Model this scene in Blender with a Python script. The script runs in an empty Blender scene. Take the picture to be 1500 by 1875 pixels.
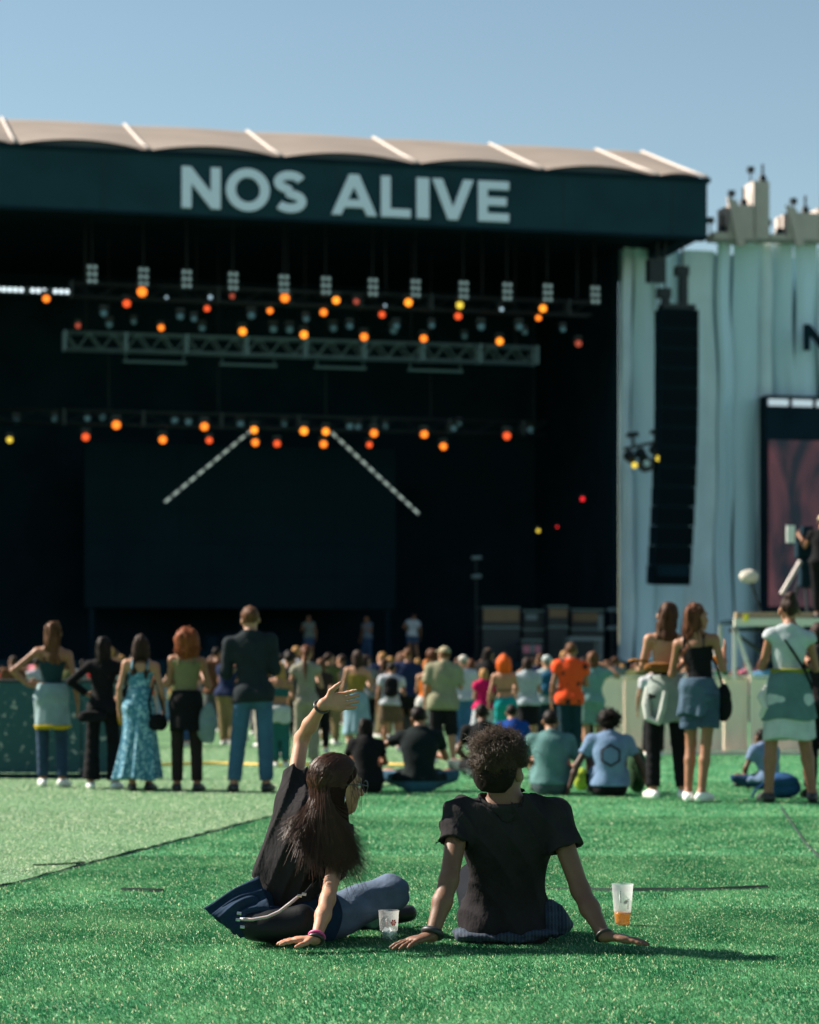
import bpy, bmesh, math, random
import numpy as np
from mathutils import Vector, Matrix

random.seed(7); RNG = np.random.default_rng(7)
SC = bpy.context.scene
COL = SC.collection
pi = math.pi

# ------------------------------------------------------------------ camera
FP, HY, CX = 4427.0, 1263.0, 750.0          # focal length in photo pixels, horizon row, centre column
cam_d = bpy.data.cameras.new('camera'); cam = bpy.data.objects.new('camera', cam_d); COL.objects.link(cam)
cam.location = (0, 0, 1.0); cam.rotation_euler = (pi/2, 0, 0)
cam_d.sensor_fit = 'VERTICAL'; cam_d.sensor_height = 36.0; cam_d.sensor_width = 28.8; cam_d.lens = 85.0
cam_d.shift_y = (HY-937.5)/1875.0
cam_d.clip_end = 3000; cam_d.clip_start = 0.1
cam_d.dof.use_dof = True; cam_d.dof.focus_distance = 9.35; cam_d.dof.aperture_fstop = 3.3; cam_d.dof.aperture_blades = 7
SC.camera = cam

# ------------------------------------------------------------------ sky and sun
SUN_EL = math.radians(39); SUN_AZ = math.atan2(-0.94, 0.342)
W = bpy.data.worlds.new('World'); SC.world = W; W.use_nodes = True
nt = W.node_tree; bg = nt.nodes['Background']
sky = nt.nodes.new('ShaderNodeTexSky'); sky.sky_type = 'NISHITA'; sky.sun_disc = False
sky.sun_elevation = SUN_EL; sky.sun_rotation = SUN_AZ
sky.air_density = 1.0; sky.dust_density = 0.25; sky.ozone_density = 2.6; sky.altitude = 100
tint = nt.nodes.new('ShaderNodeMix'); tint.data_type = 'RGBA'; tint.blend_type = 'MULTIPLY'; tint.inputs[0].default_value = 1.0; tint.inputs[7].default_value = (1.25, 1.18, .96, 1)
nt.links.new(sky.outputs[0], tint.inputs[6]); nt.links.new(tint.outputs[2], bg.inputs[0])
bg.inputs[1].default_value = 0.050
sd = bpy.data.lights.new('sun', 'SUN'); so = bpy.data.objects.new('sun', sd); COL.objects.link(so)
sd.energy = 5.0; sd.angle = math.radians(0.53); sd.color = (1.0, 0.90, 0.78)
to_sun = Vector((math.sin(SUN_AZ)*math.cos(SUN_EL), math.cos(SUN_AZ)*math.cos(SUN_EL), math.sin(SUN_EL)))
so.rotation_euler = to_sun.to_track_quat('Z', 'Y').to_euler(); so.location = to_sun*60
VS = SC.view_settings; VS.view_transform = 'Standard'; VS.look = 'None'; VS.exposure = 1.35; VS.gamma = 1.0
SC.cycles.max_bounces = 6; SC.cycles.transparent_max_bounces = 12

# ------------------------------------------------------------------ helpers
def P(px, py, d):
    return Vector(((px-CX)/FP*d, d, 1.0-(py-HY)/FP*d))
def gd(py): return FP/(py-HY)               # distance of a ground point seen at row py
def G(px, py): return P(px, py, gd(py))
def srgb(r, g, b):
    f = lambda c: (c/255/12.92) if c/255 <= 0.04045 else ((c/255+0.055)/1.055)**2.4
    return (f(r), f(g), f(b), 1.0)

MATS = {}
def mat(name, col, rough=0.7, metal=0.0, spec=0.5, var=0.0, vscale=8.0, bump=0.0, bscale=60.0, sheen=0.0, sss=0.0, stretch=(1,1,1), bdist=0.004, emit=None, estr=0.0):
    if name in MATS: return MATS[name]
    m = bpy.data.materials.new(name); m.use_nodes = True; MATS[name] = m
    t = m.node_tree; b = t.nodes['Principled BSDF']
    c = tuple(col[:3])+(1,)
    b.inputs['Base Color'].default_value = c; b.inputs['Roughness'].default_value = rough; b.inputs['Metallic'].default_value = metal
    b.inputs['Specular IOR Level'].default_value = spec
    if sheen: b.inputs['Sheen Weight'].default_value = sheen; b.inputs['Sheen Roughness'].default_value = 0.5
    if sss:
        b.inputs['Subsurface Weight'].default_value = sss; b.inputs['Subsurface Radius'].default_value = (0.02, 0.006, 0.003); b.inputs['Subsurface Scale'].default_value = 0.6
    if emit: b.inputs['Emission Color'].default_value = tuple(emit[:3])+(1,); b.inputs['Emission Strength'].default_value = estr
    if var or bump:
        tc = t.nodes.new('ShaderNodeTexCoord'); mp = t.nodes.new('ShaderNodeMapping'); mp.inputs['Scale'].default_value = stretch
        t.links.new(tc.outputs['Object'], mp.inputs[0])
    if var:
        n = t.nodes.new('ShaderNodeTexNoise'); n.inputs['Scale'].default_value = vscale; n.inputs['Detail'].default_value = 5
        t.links.new(mp.outputs[0], n.inputs['Vector'])
        r = t.nodes.new('ShaderNodeMapRange'); r.inputs[1].default_value = 0.3; r.inputs[2].default_value = 0.7; r.inputs[3].default_value = 1-var; r.inputs[4].default_value = 1+var
        t.links.new(n.outputs[0], r.inputs[0])
        mx = t.nodes.new('ShaderNodeMix'); mx.data_type = 'RGBA'; mx.blend_type = 'MULTIPLY'; mx.inputs[0].default_value = 1
        mx.inputs[6].default_value = c; t.links.new(r.outputs[0], mx.inputs[7]); t.links.new(mx.outputs[2], b.inputs['Base Color'])
    if bump:
        n2 = t.nodes.new('ShaderNodeTexNoise'); n2.inputs['Scale'].default_value = bscale; n2.inputs['Detail'].default_value = 3
        t.links.new(mp.outputs[0], n2.inputs['Vector'])
        bp = t.nodes.new('ShaderNodeBump'); bp.inputs['Strength'].default_value = bump; bp.inputs['Distance'].default_value = bdist
        t.links.new(n2.outputs[0], bp.inputs['Height']); t.links.new(bp.outputs[0], b.inputs['Normal'])
    return m
def mixnode(t, a, b, fac, blend='MIX'):
    x = t.nodes.new('ShaderNodeMix'); x.data_type = 'RGBA'; x.blend_type = blend
    for s, v in ((0, fac), (6, a), (7, b)):
        if hasattr(v, 'links'): t.links.new(v, x.inputs[s])
        else: x.inputs[s].default_value = v
    return x.outputs[2]
def cloth(r, g, b, k=.68):
    c = srgb(r, g, b); c = tuple(x*k for x in c[:3])
    return mat('cloth_%d_%d_%d' % (r, g, b), c, rough=0.9, spec=0.15, var=0.14, vscale=9, bump=0.5, bscale=38, sheen=0.0, bdist=0.012)

def link(name, mesh, parent=None, material=None, smooth=None):
    o = bpy.data.objects.new(name, mesh); COL.objects.link(o)
    if parent is not None: o.parent = parent
    if material is not None:
        if len(mesh.materials) == 0: mesh.materials.append(material)
    if smooth: mesh.shade_smooth()
    return o
def tag(o, label=None, cat=None, group=None, kind=None):
    if label: o['label'] = label
    if cat: o['category'] = cat
    if group: o['group'] = group
    if kind: o['kind'] = kind
    return o
def empty(name, loc=(0,0,0), rz=0.0):
    e = bpy.data.objects.new(name, None); COL.objects.link(e); e.location = loc; e.rotation_euler = (0, 0, rz); e.empty_display_size = 0.2
    return e
def copy_tree(o, parent=None):
    c = o.copy(); COL.objects.link(c); c.parent = parent
    for ch in o.children: copy_tree(ch, c)
    return c

class MB:
    """collects shapes into one mesh"""
    def __init__(s): s.v = []; s.f = []
    def add(s, vs, fs):
        n = len(s.v); s.v += [tuple(x) for x in vs]; s.f += [tuple(i+n for i in f) for f in fs]; return s
    def box(s, lo, hi, M=None):
        vs = [Vector((x, y, z)) for x in (lo[0], hi[0]) for y in (lo[1], hi[1]) for z in (lo[2], hi[2])]
        if M is not None: vs = [M @ v for v in vs]
        return s.add(vs, [(0,1,3,2), (4,6,7,5), (0,4,5,1), (2,3,7,6), (0,2,6,4), (1,5,7,3)])
    def bar(s, a, b, w, h=None):
        """box-section bar from a to b"""
        a = Vector(a); b = Vector(b); z = (b-a).normalized(); h = h or w
        r = z.cross(Vector((0,0,1)));
        if r.length < 1e-3: r = Vector((1,0,0))
        r.normalize(); u = r.cross(z)
        vs = [p + r*sx*w/2 + u*sy*h/2 for p in (a, b) for sx, sy in ((-1,-1), (1,-1), (1,1), (-1,1))]
        return s.add(vs, [(0,1,2,3)[::-1], (4,5,6,7), (0,1,5,4), (1,2,6,5), (2,3,7,6), (3,0,4,7)])
    def tube(s, pts, rad, n=8, caps=True):
        pts = [Vector(p) for p in pts]; m = len(pts)
        rad = rad if hasattr(rad, '__len__') else [rad]*m
        t0 = (pts[1]-pts[0]).normalized(); r = t0.orthogonal().normalized(); vs = []; fs = []
        for i, p in enumerate(pts):
            t = (pts[min(i+1, m-1)]-pts[max(i-1, 0)]).normalized()
            r = (r - t*r.dot(t)); r = r.normalized() if r.length > 1e-6 else t.orthogonal().normalized()
            u = t.cross(r)
            vs += [p + (r*math.cos(2*pi*k/n)+u*math.sin(2*pi*k/n))*rad[i] for k in range(n)]
        for i in range(m-1):
            for k in range(n): fs.append((i*n+k, i*n+(k+1) % n, (i+1)*n+(k+1) % n, (i+1)*n+k))
        if caps: fs.append(tuple(range(n))[::-1]); fs.append(tuple((m-1)*n+k for k in range(n)))
        return s.add(vs, fs)
    def prism(s, poly, y0, y1, holes=None):
        """polygon in x,z extruded along y; a hole is bridged to the outline"""
        if holes:
            out = list(poly); hl = holes[0]; n = len(out); m = len(hl)   # same point count: ring
            vs = [(x, y0, z) for x, z in out]+[(x, y0, z) for x, z in hl]+[(x, y1, z) for x, z in out]+[(x, y1, z) for x, z in hl]
            fs = []
            for i in range(n):
                j = (i+1) % n
                fs += [(i, j, n+j, n+i), (2*n+i, 3*n+i, 3*n+j, 2*n+j), (i, 2*n+i, 2*n+j, j), (n+i, n+j, 3*n+j, 3*n+i)]
            return s.add(vs, fs)
        n = len(poly); vs = [(x, y0, z) for x, z in poly]+[(x, y1, z) for x, z in poly]
        fs = [tuple(range(n)), tuple(range(2*n-1, n-1, -1))]+[(i, n+i, n+(i+1) % n, (i+1) % n) for i in range(n)]
        return s.add(vs, fs)
    def mesh(s, name):
        m = bpy.data.meshes.new(name); m.from_pydata(s.v, [], s.f)
        bm = bmesh.new(); bm.from_mesh(m); bmesh.ops.recalc_face_normals(bm, faces=bm.faces[:]); bm.to_mesh(m); bm.free()
        return m
    def build(s, name, material, parent=None, smooth=False, loc=None, bevel=0):
        o = link(name, s.mesh(name), parent, material)
        if smooth: o.data.shade_auto_smooth(angle=0.8) if hasattr(o.data, 'shade_auto_smooth') else o.data.shade_smooth()
        if loc is not None: o.location = loc
        if bevel:
            b = o.modifiers.new('bevel', 'BEVEL'); b.width = bevel; b.segments = 2; b.limit_method = 'ANGLE'
        return o
def box_obj(name, lo, hi, material, parent=None, bevel=0):
    return MB().box(lo, hi).build(name, material, parent, bevel=bevel)
# ------------------------------------------------------------------ ground: artificial turf
def turf_mat(name, c1, c2, c3, rough=0.42):
    m = bpy.data.materials.new(name); m.use_nodes = True; t = m.node_tree; b = t.nodes['Principled BSDF']
    tc = t.nodes.new('ShaderNodeTexCoord')
    def noise(scale, st=(1,1,1), det=4):
        mp = t.nodes.new('ShaderNodeMapping'); mp.inputs['Scale'].default_value = st; t.links.new(tc.outputs['Object'], mp.inputs[0])
        n = t.nodes.new('ShaderNodeTexNoise'); n.inputs['Scale'].default_value = scale; n.inputs['Detail'].default_value = det; t.links.new(mp.outputs[0], n.inputs['Vector'])
        r = t.nodes.new('ShaderNodeMapRange'); r.inputs[1].default_value = 0.35; r.inputs[2].default_value = 0.65; t.links.new(n.outputs[0], r.inputs[0]); return r.outputs[0]
    a = mixnode(t, c1, c2, noise(1.7, (1, .55, 1)))
    a2 = mixnode(t, a, c3, noise(6.0, (1, .4, 1)))
    k = mixnode(t, a2, (.5, .5, .5, 1), noise(75, (1, .5, 1), 2), 'SOFT_LIGHT')
    t.links.new(k, b.inputs['Base Color']); b.inputs['Roughness'].default_value = .7; b.inputs['Specular IOR Level'].default_value = .2
    n2 = t.nodes.new('ShaderNodeTexNoise'); n2.inputs['Scale'].default_value = 55; t.links.new(tc.outputs['Object'], n2.inputs['Vector'])
    bp = t.nodes.new('ShaderNodeBump'); bp.inputs['Strength'].default_value = .9; bp.inputs['Distance'].default_value = .02
    t.links.new(n2.outputs[0], bp.inputs['Height']); t.links.new(bp.outputs[0], b.inputs['Normal'])
    return m
TG1, TG2, TG3 = (.026, .165, .066, 1), (.120, .32, .145, 1), (.060, .235, .098, 1)
M_turf = turf_mat('turf_green', TG1, TG2, TG3)
M_turf_p = turf_mat('turf_pale', (.085, .19, .085, 1), (.12, .235, .11, 1), (.10, .21, .095, 1))
M_ground = mat('asphalt_ground', (.055, .06, .06), rough=.9, var=.2, vscale=2)
# seam between the two turf rolls, from the photo's lower left corner towards the stage
SA, SB = G(0, 1625), G(480, 1500); sdir = (SB-SA).normalized()
S0 = SA - sdir*30; S1 = SA + sdir*62
def seam_side(x, y): return (x-SA.x)*sdir.y-(y-SA.y)*sdir.x         # < 0 on the left
MB().add([(-1500, -300, -.02), (1500, -300, -.02), (1500, 2500, -.02), (-1500, 2500, -.02)], [(0,1,2,3)]).build('ground', M_ground)['kind'] = 'structure'
MB().add([(S0.x, S0.y, 0), (60, S0.y, 0), (60, S1.y, 0), (S1.x, S1.y, 0)], [(0,1,2,3)]).build('turf_field', M_turf)['kind'] = 'structure'
MB().add([(-60, S0.y, .004), (S0.x, S0.y, .004), (S1.x, S1.y, .004), (-60, S1.y, .004)], [(0,1,2,3)]).build('turf_strip', M_turf_p)['kind'] = 'structure'

def blades(n, d0, d1, hh, ww, side, rng):
    """little bent turf blades scattered between distances d0 and d1 inside the view cone"""
    d = np.sqrt(rng.uniform(d0**2, d1**2, n)); x = rng.uniform(-1, 1, n)*(0.1695*d*1.08+.15)
    s = (x-SA.x)*sdir.y-(d-SA.y)*sdir.x
    k = (s < -.012) if side < 0 else (s > .012)
    x, d = x[k], d[k]; n = len(x)
    # clumpiness
    cl = (np.sin(x*9.1+np.sin(d*5.3)*1.3)+np.sin(d*6.7+x*3.1+1.0)+np.sin(x*23+d*17))*.33
    h = hh*(.75+.35*rng.random(n)+.22*cl); w = ww*(.7+.6*rng.random(n))
    if side < 0: la = rng.normal(.5, 1.0, n)+cl*.5; lean = rng.uniform(.35, 1.15, n)
    else: la = rng.normal(-2.4, 1.0, n)+cl*.6; lean = rng.uniform(.25, 1.05, n)
    dx, dy = np.cos(la), np.sin(la); wx, wy = np.cos(la+pi/2+rng.normal(0, .8, n)), np.sin(la+pi/2+rng.normal(0, .8, n))
    V = np.zeros((n, 6, 3), np.float32)
    for j, (f, wf) in enumerate(((0, 1), (.55, .9), (1, .45))):
        px = x+dx*h*lean*f*f; py = d+dy*h*lean*f*f; pz = h*f*(1-.25*lean*f)
        V[:, 2*j, 0] = px-wx*w*wf/2; V[:, 2*j, 1] = py-wy*w*wf/2; V[:, 2*j, 2] = pz
        V[:, 2*j+1, 0] = px+wx*w*wf/2; V[:, 2*j+1, 1] = py+wy*w*wf/2; V[:, 2*j+1, 2] = pz
    b = np.arange(n)[:, None]*6
    F = np.concatenate([b+np.array([[0,1,3,2]]), b+np.array([[2,3,5,4]])], 1).reshape(-1, 4)
    return V.reshape(-1, 3), F
def np_mesh(name, V, F):
    m = bpy.data.meshes.new(name); nv, nf, k = len(V), len(F), F.shape[1]
    m.vertices.add(nv); m.vertices.foreach_set('co', np.ascontiguousarray(V, np.float32).ravel())
    m.loops.add(nf*k); m.loops.foreach_set('vertex_index', np.ascontiguousarray(F, np.int32).ravel())
    m.polygons.add(nf); m.polygons.foreach_set('loop_start', np.arange(0, nf*k, k, dtype=np.int32))
    m.update(calc_edges=True); m.validate(); return m
def turf_blades(name, side, M, label, sets):
    Vs, Fs, o = [], [], 0
    for n, d0, d1, hh, ww in sets:
        v, f = blades(n, d0, d1, hh, ww, side, RNG); Vs.append(v); Fs.append(f+o); o += len(v)
    ob = link(name, np_mesh(name, np.concatenate(Vs), np.concatenate(Fs)), None, M)
    tag(ob, label, 'grass', kind='stuff')
def blade_mat(name, c1, c2, glint):
    m = bpy.data.materials.new(name); m.use_nodes = True; t = m.node_tree; b = t.nodes['Principled BSDF']
    g = t.nodes.new('ShaderNodeNewGeometry')
    tc = t.nodes.new('ShaderNodeTexCoord'); n = t.nodes.new('ShaderNodeTexNoise'); n.inputs['Scale'].default_value = 2.2; n.inputs['Detail'].default_value = 5
    mp = t.nodes.new('ShaderNodeMapping'); mp.inputs['Scale'].default_value = (1, .5, 1); t.links.new(tc.outputs['Object'], mp.inputs[0]); t.links.new(mp.outputs[0], n.inputs['Vector'])
    r = t.nodes.new('ShaderNodeMapRange'); r.inputs[1].default_value = .40; r.inputs[2].default_value = .66; t.links.new(n.outputs[0], r.inputs[0])
    base = mixnode(t, c1, c2, r.outputs[0])
    k = t.nodes.new('ShaderNodeMapRange'); k.inputs[1].default_value = 0; k.inputs[2].default_value = 1; k.inputs[3].default_value = .6; k.inputs[4].default_value = 1.4; t.links.new(g.outputs['Random Per Island'], k.inputs[0])
    base = mixnode(t, base, k.outputs[0], 1.0, 'MULTIPLY')
    # a few straw coloured fibres, painted in place of sun sparkles
    st = t.nodes.new('ShaderNodeMath'); st.operation = 'GREATER_THAN'; st.inputs[1].default_value = 1-glint; t.links.new(g.outputs['Random Per Island'], st.inputs[0])
    base = mixnode(t, base, (.75, .78, .50, 1), st.outputs[0])
    t.links.new(base, b.inputs['Base Color']); b.inputs['Roughness'].default_value = .40; b.inputs['Specular IOR Level'].default_value = .3
    tr = t.nodes.new('ShaderNodeBsdfTranslucent'); t.links.new(base, tr.inputs[0]); ms = t.nodes.new('ShaderNodeMixShader'); ms.inputs[0].default_value = .38
    t.links.new(b.outputs[0], ms.inputs[1]); t.links.new(tr.outputs[0], ms.inputs[2]); t.links.new(ms.outputs[0], t.nodes['Material Output'].inputs[0])
    return m
turf_blades('grass', 1, blade_mat('blade_green', TG1, TG2, .07), 'short green plastic turf fibres around the seated pair', [(210000, 7.0, 11, .0115, .0030), (190000, 9.5, 14.5, .0118, .0033), (130000, 12, 19, .0124, .0040), (110000, 15, 26, .0135, .0052), (90000, 21, 42, .016, .008)])
turf_blades('grass', -1, blade_mat('blade_pale', (.085, .215, .090, 1), (.135, .275, .125, 1), .10), 'paler turf fibres of the strip beyond the long seam', [(120000, 9.0, 15, .0118, .0033), (130000, 13, 20, .0125, .0042), (120000, 17, 27, .0138, .0054), (100000, 22, 42, .016, .008)])

# lifted edges where turf rolls meet: dark strips for backing and painted shadow line
M_seam = mat('seam_backing_shade', (.006, .022, .018), rough=.95)
def seam(name, pts, w, label):
    rnd = random.Random(len(label)); vs = []; fs = []
    P_ = []
    for a, b in zip(pts[:-1], pts[1:]):
        a = Vector(a); b = Vector(b); n = max(2, int((b-a).length/.15))
        P_ += [a.lerp(b, i/n) for i in range(n)]
    P_.append(Vector(pts[-1]))
    for i, p in enumerate(P_):
        q = P_[min(i+1, len(P_)-1)]-P_[max(i-1, 0)]; q.normalize(); nrm = Vector((-q.y, q.x, 0))
        ww = w*(.75+rnd.random()*.4); j = nrm*rnd.uniform(-.003, .003)
        h = .010+.010*rnd.random()
        vs += [p+j-nrm*ww*.5+Vector((0,0,.002)), p+j-nrm*ww*.1+Vector((0,0,h)), p+j+nrm*ww*.5+Vector((0,0,.002))]
    for i in range(len(P_)-1): fs += [(3*i, 3*i+1, 3*i+4, 3*i+3), (3*i+1, 3*i+2, 3*i+5, 3*i+4)]
    o = MB().add(vs, fs).build(name, M_seam); o['kind'] = 'structure'
seam('turf_seam', [SA-sdir*6, SA+sdir*9], .034, 'a')
seam('turf_seam', [SA+sdir*9, SA+sdir*24], .03, 'bb')
seam('turf_seam', [G(905, 1626), G(1120, 1632), G(1290, 1631), G(1405, 1627)], .05, 'ccc')
seam('turf_seam', [G(60, 1587), G(155, 1583)], .02, 'dddd')
seam('turf_seam', [G(222, 1632), G(300, 1634)], .022, 'eeeee')
seam('turf_seam', [G(1430, 1478), G(1475, 1545), G(1520, 1590)], .02, 'ffffff')
# ------------------------------------------------------------------ the stage
SPA = Vector((-14.23, 84.0)); SPB = Vector((10.95, 89.8)); SANG = math.atan2(SPB.y-SPA.y, SPB.x-SPA.x)
SE = Vector((math.cos(SANG), math.sin(SANG))); SN = Vector((-math.sin(SANG), math.cos(SANG)))
def _ray(px, v):
    dx = (px-CX)/FP; return (v+SN.dot(SPA))/(SN.x*dx+SN.y)
_t = _ray(630, 0); SO = Vector(((630-CX)/FP*_t, _t))
def uz(px, py, v):
    t = _ray(px, v); p = Vector(((px-CX)/FP*t, t)); return SE.dot(p-SO), 1-(py-HY)/FP*t
def SW(u, v, z):
    q = SO+SE*u+SN*v; return Vector((q.x, q.y, z))
def SP(px, py, v):
    u, z = uz(px, py, v); return SW(u, v, z)
U = lambda px, v=0: uz(px, HY, v)[0]
M_blk = mat('stage_black', (.0065, .021, .032), rough=.9, spec=.06, var=.2, vscale=.6)
M_fas = mat('fascia_scrim', (.016, .046, .063), rough=.9, spec=.06, var=.18, vscale=.5)
M_let = mat('letter_white', (.74, .80, .98), rough=.7)
M_mem = mat('roof_membrane', (.20, .165, .135), rough=.8, var=.12, vscale=.5)
M_rib = mat('roof_rib_white', (.45, .40, .36), rough=.6)
M_steel = mat('dark_steel', (.012, .018, .022), rough=.5, metal=.3)
M_alu = mat('truss_aluminium', (.12, .18, .20), rough=.5, metal=.6)
stage = empty('festival_stage', (SO.x, SO.y, 0), SANG)
tag(stage, 'huge black festival stage with white letters on its dark roof front', 'stage')
UR = U(1295); UL = -19.0; UI = U(1140, 4.5)
ZF0, ZF1 = 17.83, 19.85
fascia = box_obj('fascia', (UL, 0, ZF0), (UR, .5, ZF1), M_fas, stage)
# joints between the scrim panels of the fascia
for k in range(9):
    u = UL+2+k*4.2
    if u < UR-1: box_obj('fascia_batten', (u-.03, -.02, ZF0+.03), (u+.03, .0, ZF1-.03), mat('fascia_batten', (.008, .032, .045), rough=.9), fascia)
box_obj('fascia_cap', (UL, -.06, ZF1), (UR+.12, .56, ZF1+.16), M_blk, fascia)
box_obj('fascia_foot', (UL, -.04, ZF0-.1), (UR, .5, ZF0-.002), M_blk, fascia)
box_obj('ceiling', (UL, .504, 18.3), (UR-.1, 17, 18.6), M_blk, stage)
box_obj('end_beam', (UR-.7, .504, ZF0+.02), (UR-.05, 16, 18.29), M_blk, stage)
box_obj('back_wall', (UL, 16.6, 0), (UI+.3, 16.9, 18.29), M_blk, stage)
box_obj('side_wall', (UI-.05, 5.6, 0), (UI+.2, 16.59, 18.29), M_blk, stage)
box_obj('side_wall', (UL, .504, 0), (UL+.3, 16.59, 18.29), M_blk, stage)
deck = box_obj('deck', (UL+.3, .6, 0), (UI-.06, 16.5, 2.05), M_blk, stage)
for k in range(14):
    u0 = UL+.4+k*2.05
    if u0+2 < UI: box_obj('deck_skirt', (u0, .54, .02), (u0+2.0, .598, 2.0), M_blk, deck)
# roof membrane: scalloped bays between white ribs
bays = [U(p) for p in (-445, -205, 28, 272, 515, 765, 995, 1205)]+[UR]
VC, ZC = 7.6, 22.6
for i, (a, b) in enumerate(zip(bays[:-1], bays[1:])):
    nu, nv = 14, 10; vs = []; fs = []
    arch = .24 if b-a > 3 else .12
    zb = lambda t: ZF1+.17+(ZC-ZF1-.17)*(t**1.0)
    for j in range(nv+1):
        t = j/nv
        for k in range(nu+1):
            s = k/nu; vs.append((a+(b-a)*s, .2+(VC-.2)*t, zb(t)+arch*(math.sin(pi*s)**.8)*(1-t)**2.2+.05*math.sin(pi*s)))
    n0 = (nv+1)*(nu+1)
    for k in range(nu+1):
        s = k/nu; vs.append((a+(b-a)*s, 16.5, 19.4+.3*math.sin(pi*s)))
    for j in range(nv):
        for k in range(nu): q = j*(nu+1)+k; fs.append((q, q+1, q+nu+2, q+nu+1))
    for k in range(nu): q = nv*(nu+1)+k; fs.append((q, q+1, n0+k+1, n0+k))
    bay = MB().add(vs, fs).build('roof_bay', M_mem, stage, smooth=True)
    # face below the arched front edge, shade put into its dark colour
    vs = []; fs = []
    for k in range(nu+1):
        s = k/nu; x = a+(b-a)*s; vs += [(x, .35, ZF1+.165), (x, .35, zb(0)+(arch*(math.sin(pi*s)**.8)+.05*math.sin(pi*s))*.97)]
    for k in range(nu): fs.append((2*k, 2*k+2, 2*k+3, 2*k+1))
    MB().add(vs, fs).build('front_gusset', mat('gusset_shade', (.06, .085, .095), rough=.8), bay)
for x in bays[1:]:
    MB().tube([(x, .05, ZF1+.22), (x, .2+(VC-.2)*.33, ZF1+.19+(ZC-ZF1-.17)*.34), (x, .2+(VC-.2)*.66, ZF1+.19+(ZC-ZF1-.17)*.67), (x, VC, ZC+.05), (x, 16.5, 19.5)], .06, 8).build('roof_rib', M_rib, stage, smooth=True)
MB().add([(UR, .2, ZF1+.15), (UR, VC, ZF1+.15), (UR, VC, ZC), (UR, 16.5, 19.4), (UR, 16.5, ZF1-.6)], [(0,1,2), (1,4,3,2)]).build('roof_gable', M_mem, stage)

# ---- bold lettering
def ring(cx, cz, ro, ri, zo=None, zi=None, n=40):
    zo = zo or ro; zi = zi or ri
    return ([(cx+ro*math.cos(2*pi*i/n), cz+zo*math.sin(2*pi*i/n)) for i in range(n)], [(cx+ri*math.cos(2*pi*i/n), cz+zi*math.sin(2*pi*i/n)) for i in range(n)])
def stroke(pts, w):
    """constant-width ribbon polygon along pts"""
    L = []; R = []
    for i, p in enumerate(pts):
        a = Vector(pts[max(i-1, 0)]); b = Vector(pts[min(i+1, len(pts)-1)]); t = (b-a).normalized(); nrm = Vector((-t.y, t.x)); p = Vector(p)
        L.append(p+nrm*w/2); R.append(p-nrm*w/2)
    return L, R
def letter(mb, ch, x, z, w, h, y0, y1):
    s = h*.235
    pol = lambda pts: mb.prism([(x+px*w, z+pz*h) for px, pz in pts], y0, y1)
    sx = s/w; sz = .205
    if ch == 'N': pol([(0,0), (0,1), (sx*.95,1), (1-sx,.40), (1-sx,1), (1,1), (1,0), (1-sx*.95,0), (sx,.60), (sx,0)])
    elif ch == 'I': pol([(0,0), (0,1), (1,1), (1,0)])
    elif ch == 'L': pol([(0,0), (0,1), (sx,1), (sx,sz), (1,sz), (1,0)])
    elif ch == 'E': pol([(0,0), (0,1), (1,1), (1,1-sz), (sx,1-sz), (sx,.5+sz/2), (.92,.5+sz/2), (.92,.5-sz/2), (sx,.5-sz/2), (sx,sz), (1,sz), (1,0)])
    elif ch == 'V': pol([(0,1), (sx*1.08,1), (.5,.30), (1-sx*1.08,1), (1,1), (.5+sx*.52,0), (.5-sx*.52,0)])
    elif ch == 'A':
        pol([(0,0), (.5-sx*.52,1), (.5,1), (.5,.70), (.372,.38), (.5,.38), (.5,.19), (.295,.19), (sx*1.06*.98,0)])
        pol([(1,0), (1-sx*1.06*.98,0), (.705,.19), (.5,.19), (.5,.38), (.628,.38), (.5,.70), (.5,1), (.5+sx*.52,1)])
    elif ch == 'O':
        o, i = ring(x+w/2, z+h/2, w/2, w/2-s, h*.52, h*.52-s*.92); mb.prism(o, y0, y1, [i])
    elif ch == 'S':
        pts = []
        r = h*.25; cx = x+w/2; rx = w/2-s/2
        for a in range(20, 271, 12): pts.append((cx+rx*.96*math.cos(math.radians(a)), z+h*.735+h*.165*math.sin(math.radians(a))))
        for a in range(90, -161, -12): pts.append((cx+rx*math.cos(math.radians(a)), z+h*.27+h*.17*math.sin(math.radians(a))))
        L, R = stroke(pts, s*.9); n = len(pts)
        vs = [(p.x, y0, p.y) for p in L]+[(p.x, y0, p.y) for p in R]+[(p.x, y1, p.y) for p in L]+[(p.x, y1, p.y) for p in R]; fs = []
        for i in range(n-1): fs += [(i, i+1, n+i+1, n+i), (2*n+i, 3*n+i, 3*n+i+1, 2*n+i+1), (i, 2*n+i, 2*n+i+1, i+1), (n+i, n+i+1, 3*n+i+1, 3*n+i)]
        fs += [(0, n, 3*n, 2*n), (n-1, 3*n-1, 4*n-1, 2*n-1)]; mb.add(vs, fs)
# left and right edges of every letter as seen on the roof front
for ch, x0, x1, yb, yt in (('N', 333, 404, 383, 308), ('O', 414, 494, 386, 314), ('S', 500, 562, 389, 315), ('A', 607, 690, 396, 323), ('L', 698, 752, 401, 331), ('I', 763, 786, 404, 331), ('V', 792, 867, 407, 335), ('E', 876, 932, 410, 339)):
    u0, zb_ = uz(x0, yb, -.1); u1, zt_ = uz(x1, yt, -.1)
    mb = MB(); letter(mb, ch, u0, 18.02, u1-u0, 1.46, -.13, -.03); mb.build('letter', M_let, fascia)

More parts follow.
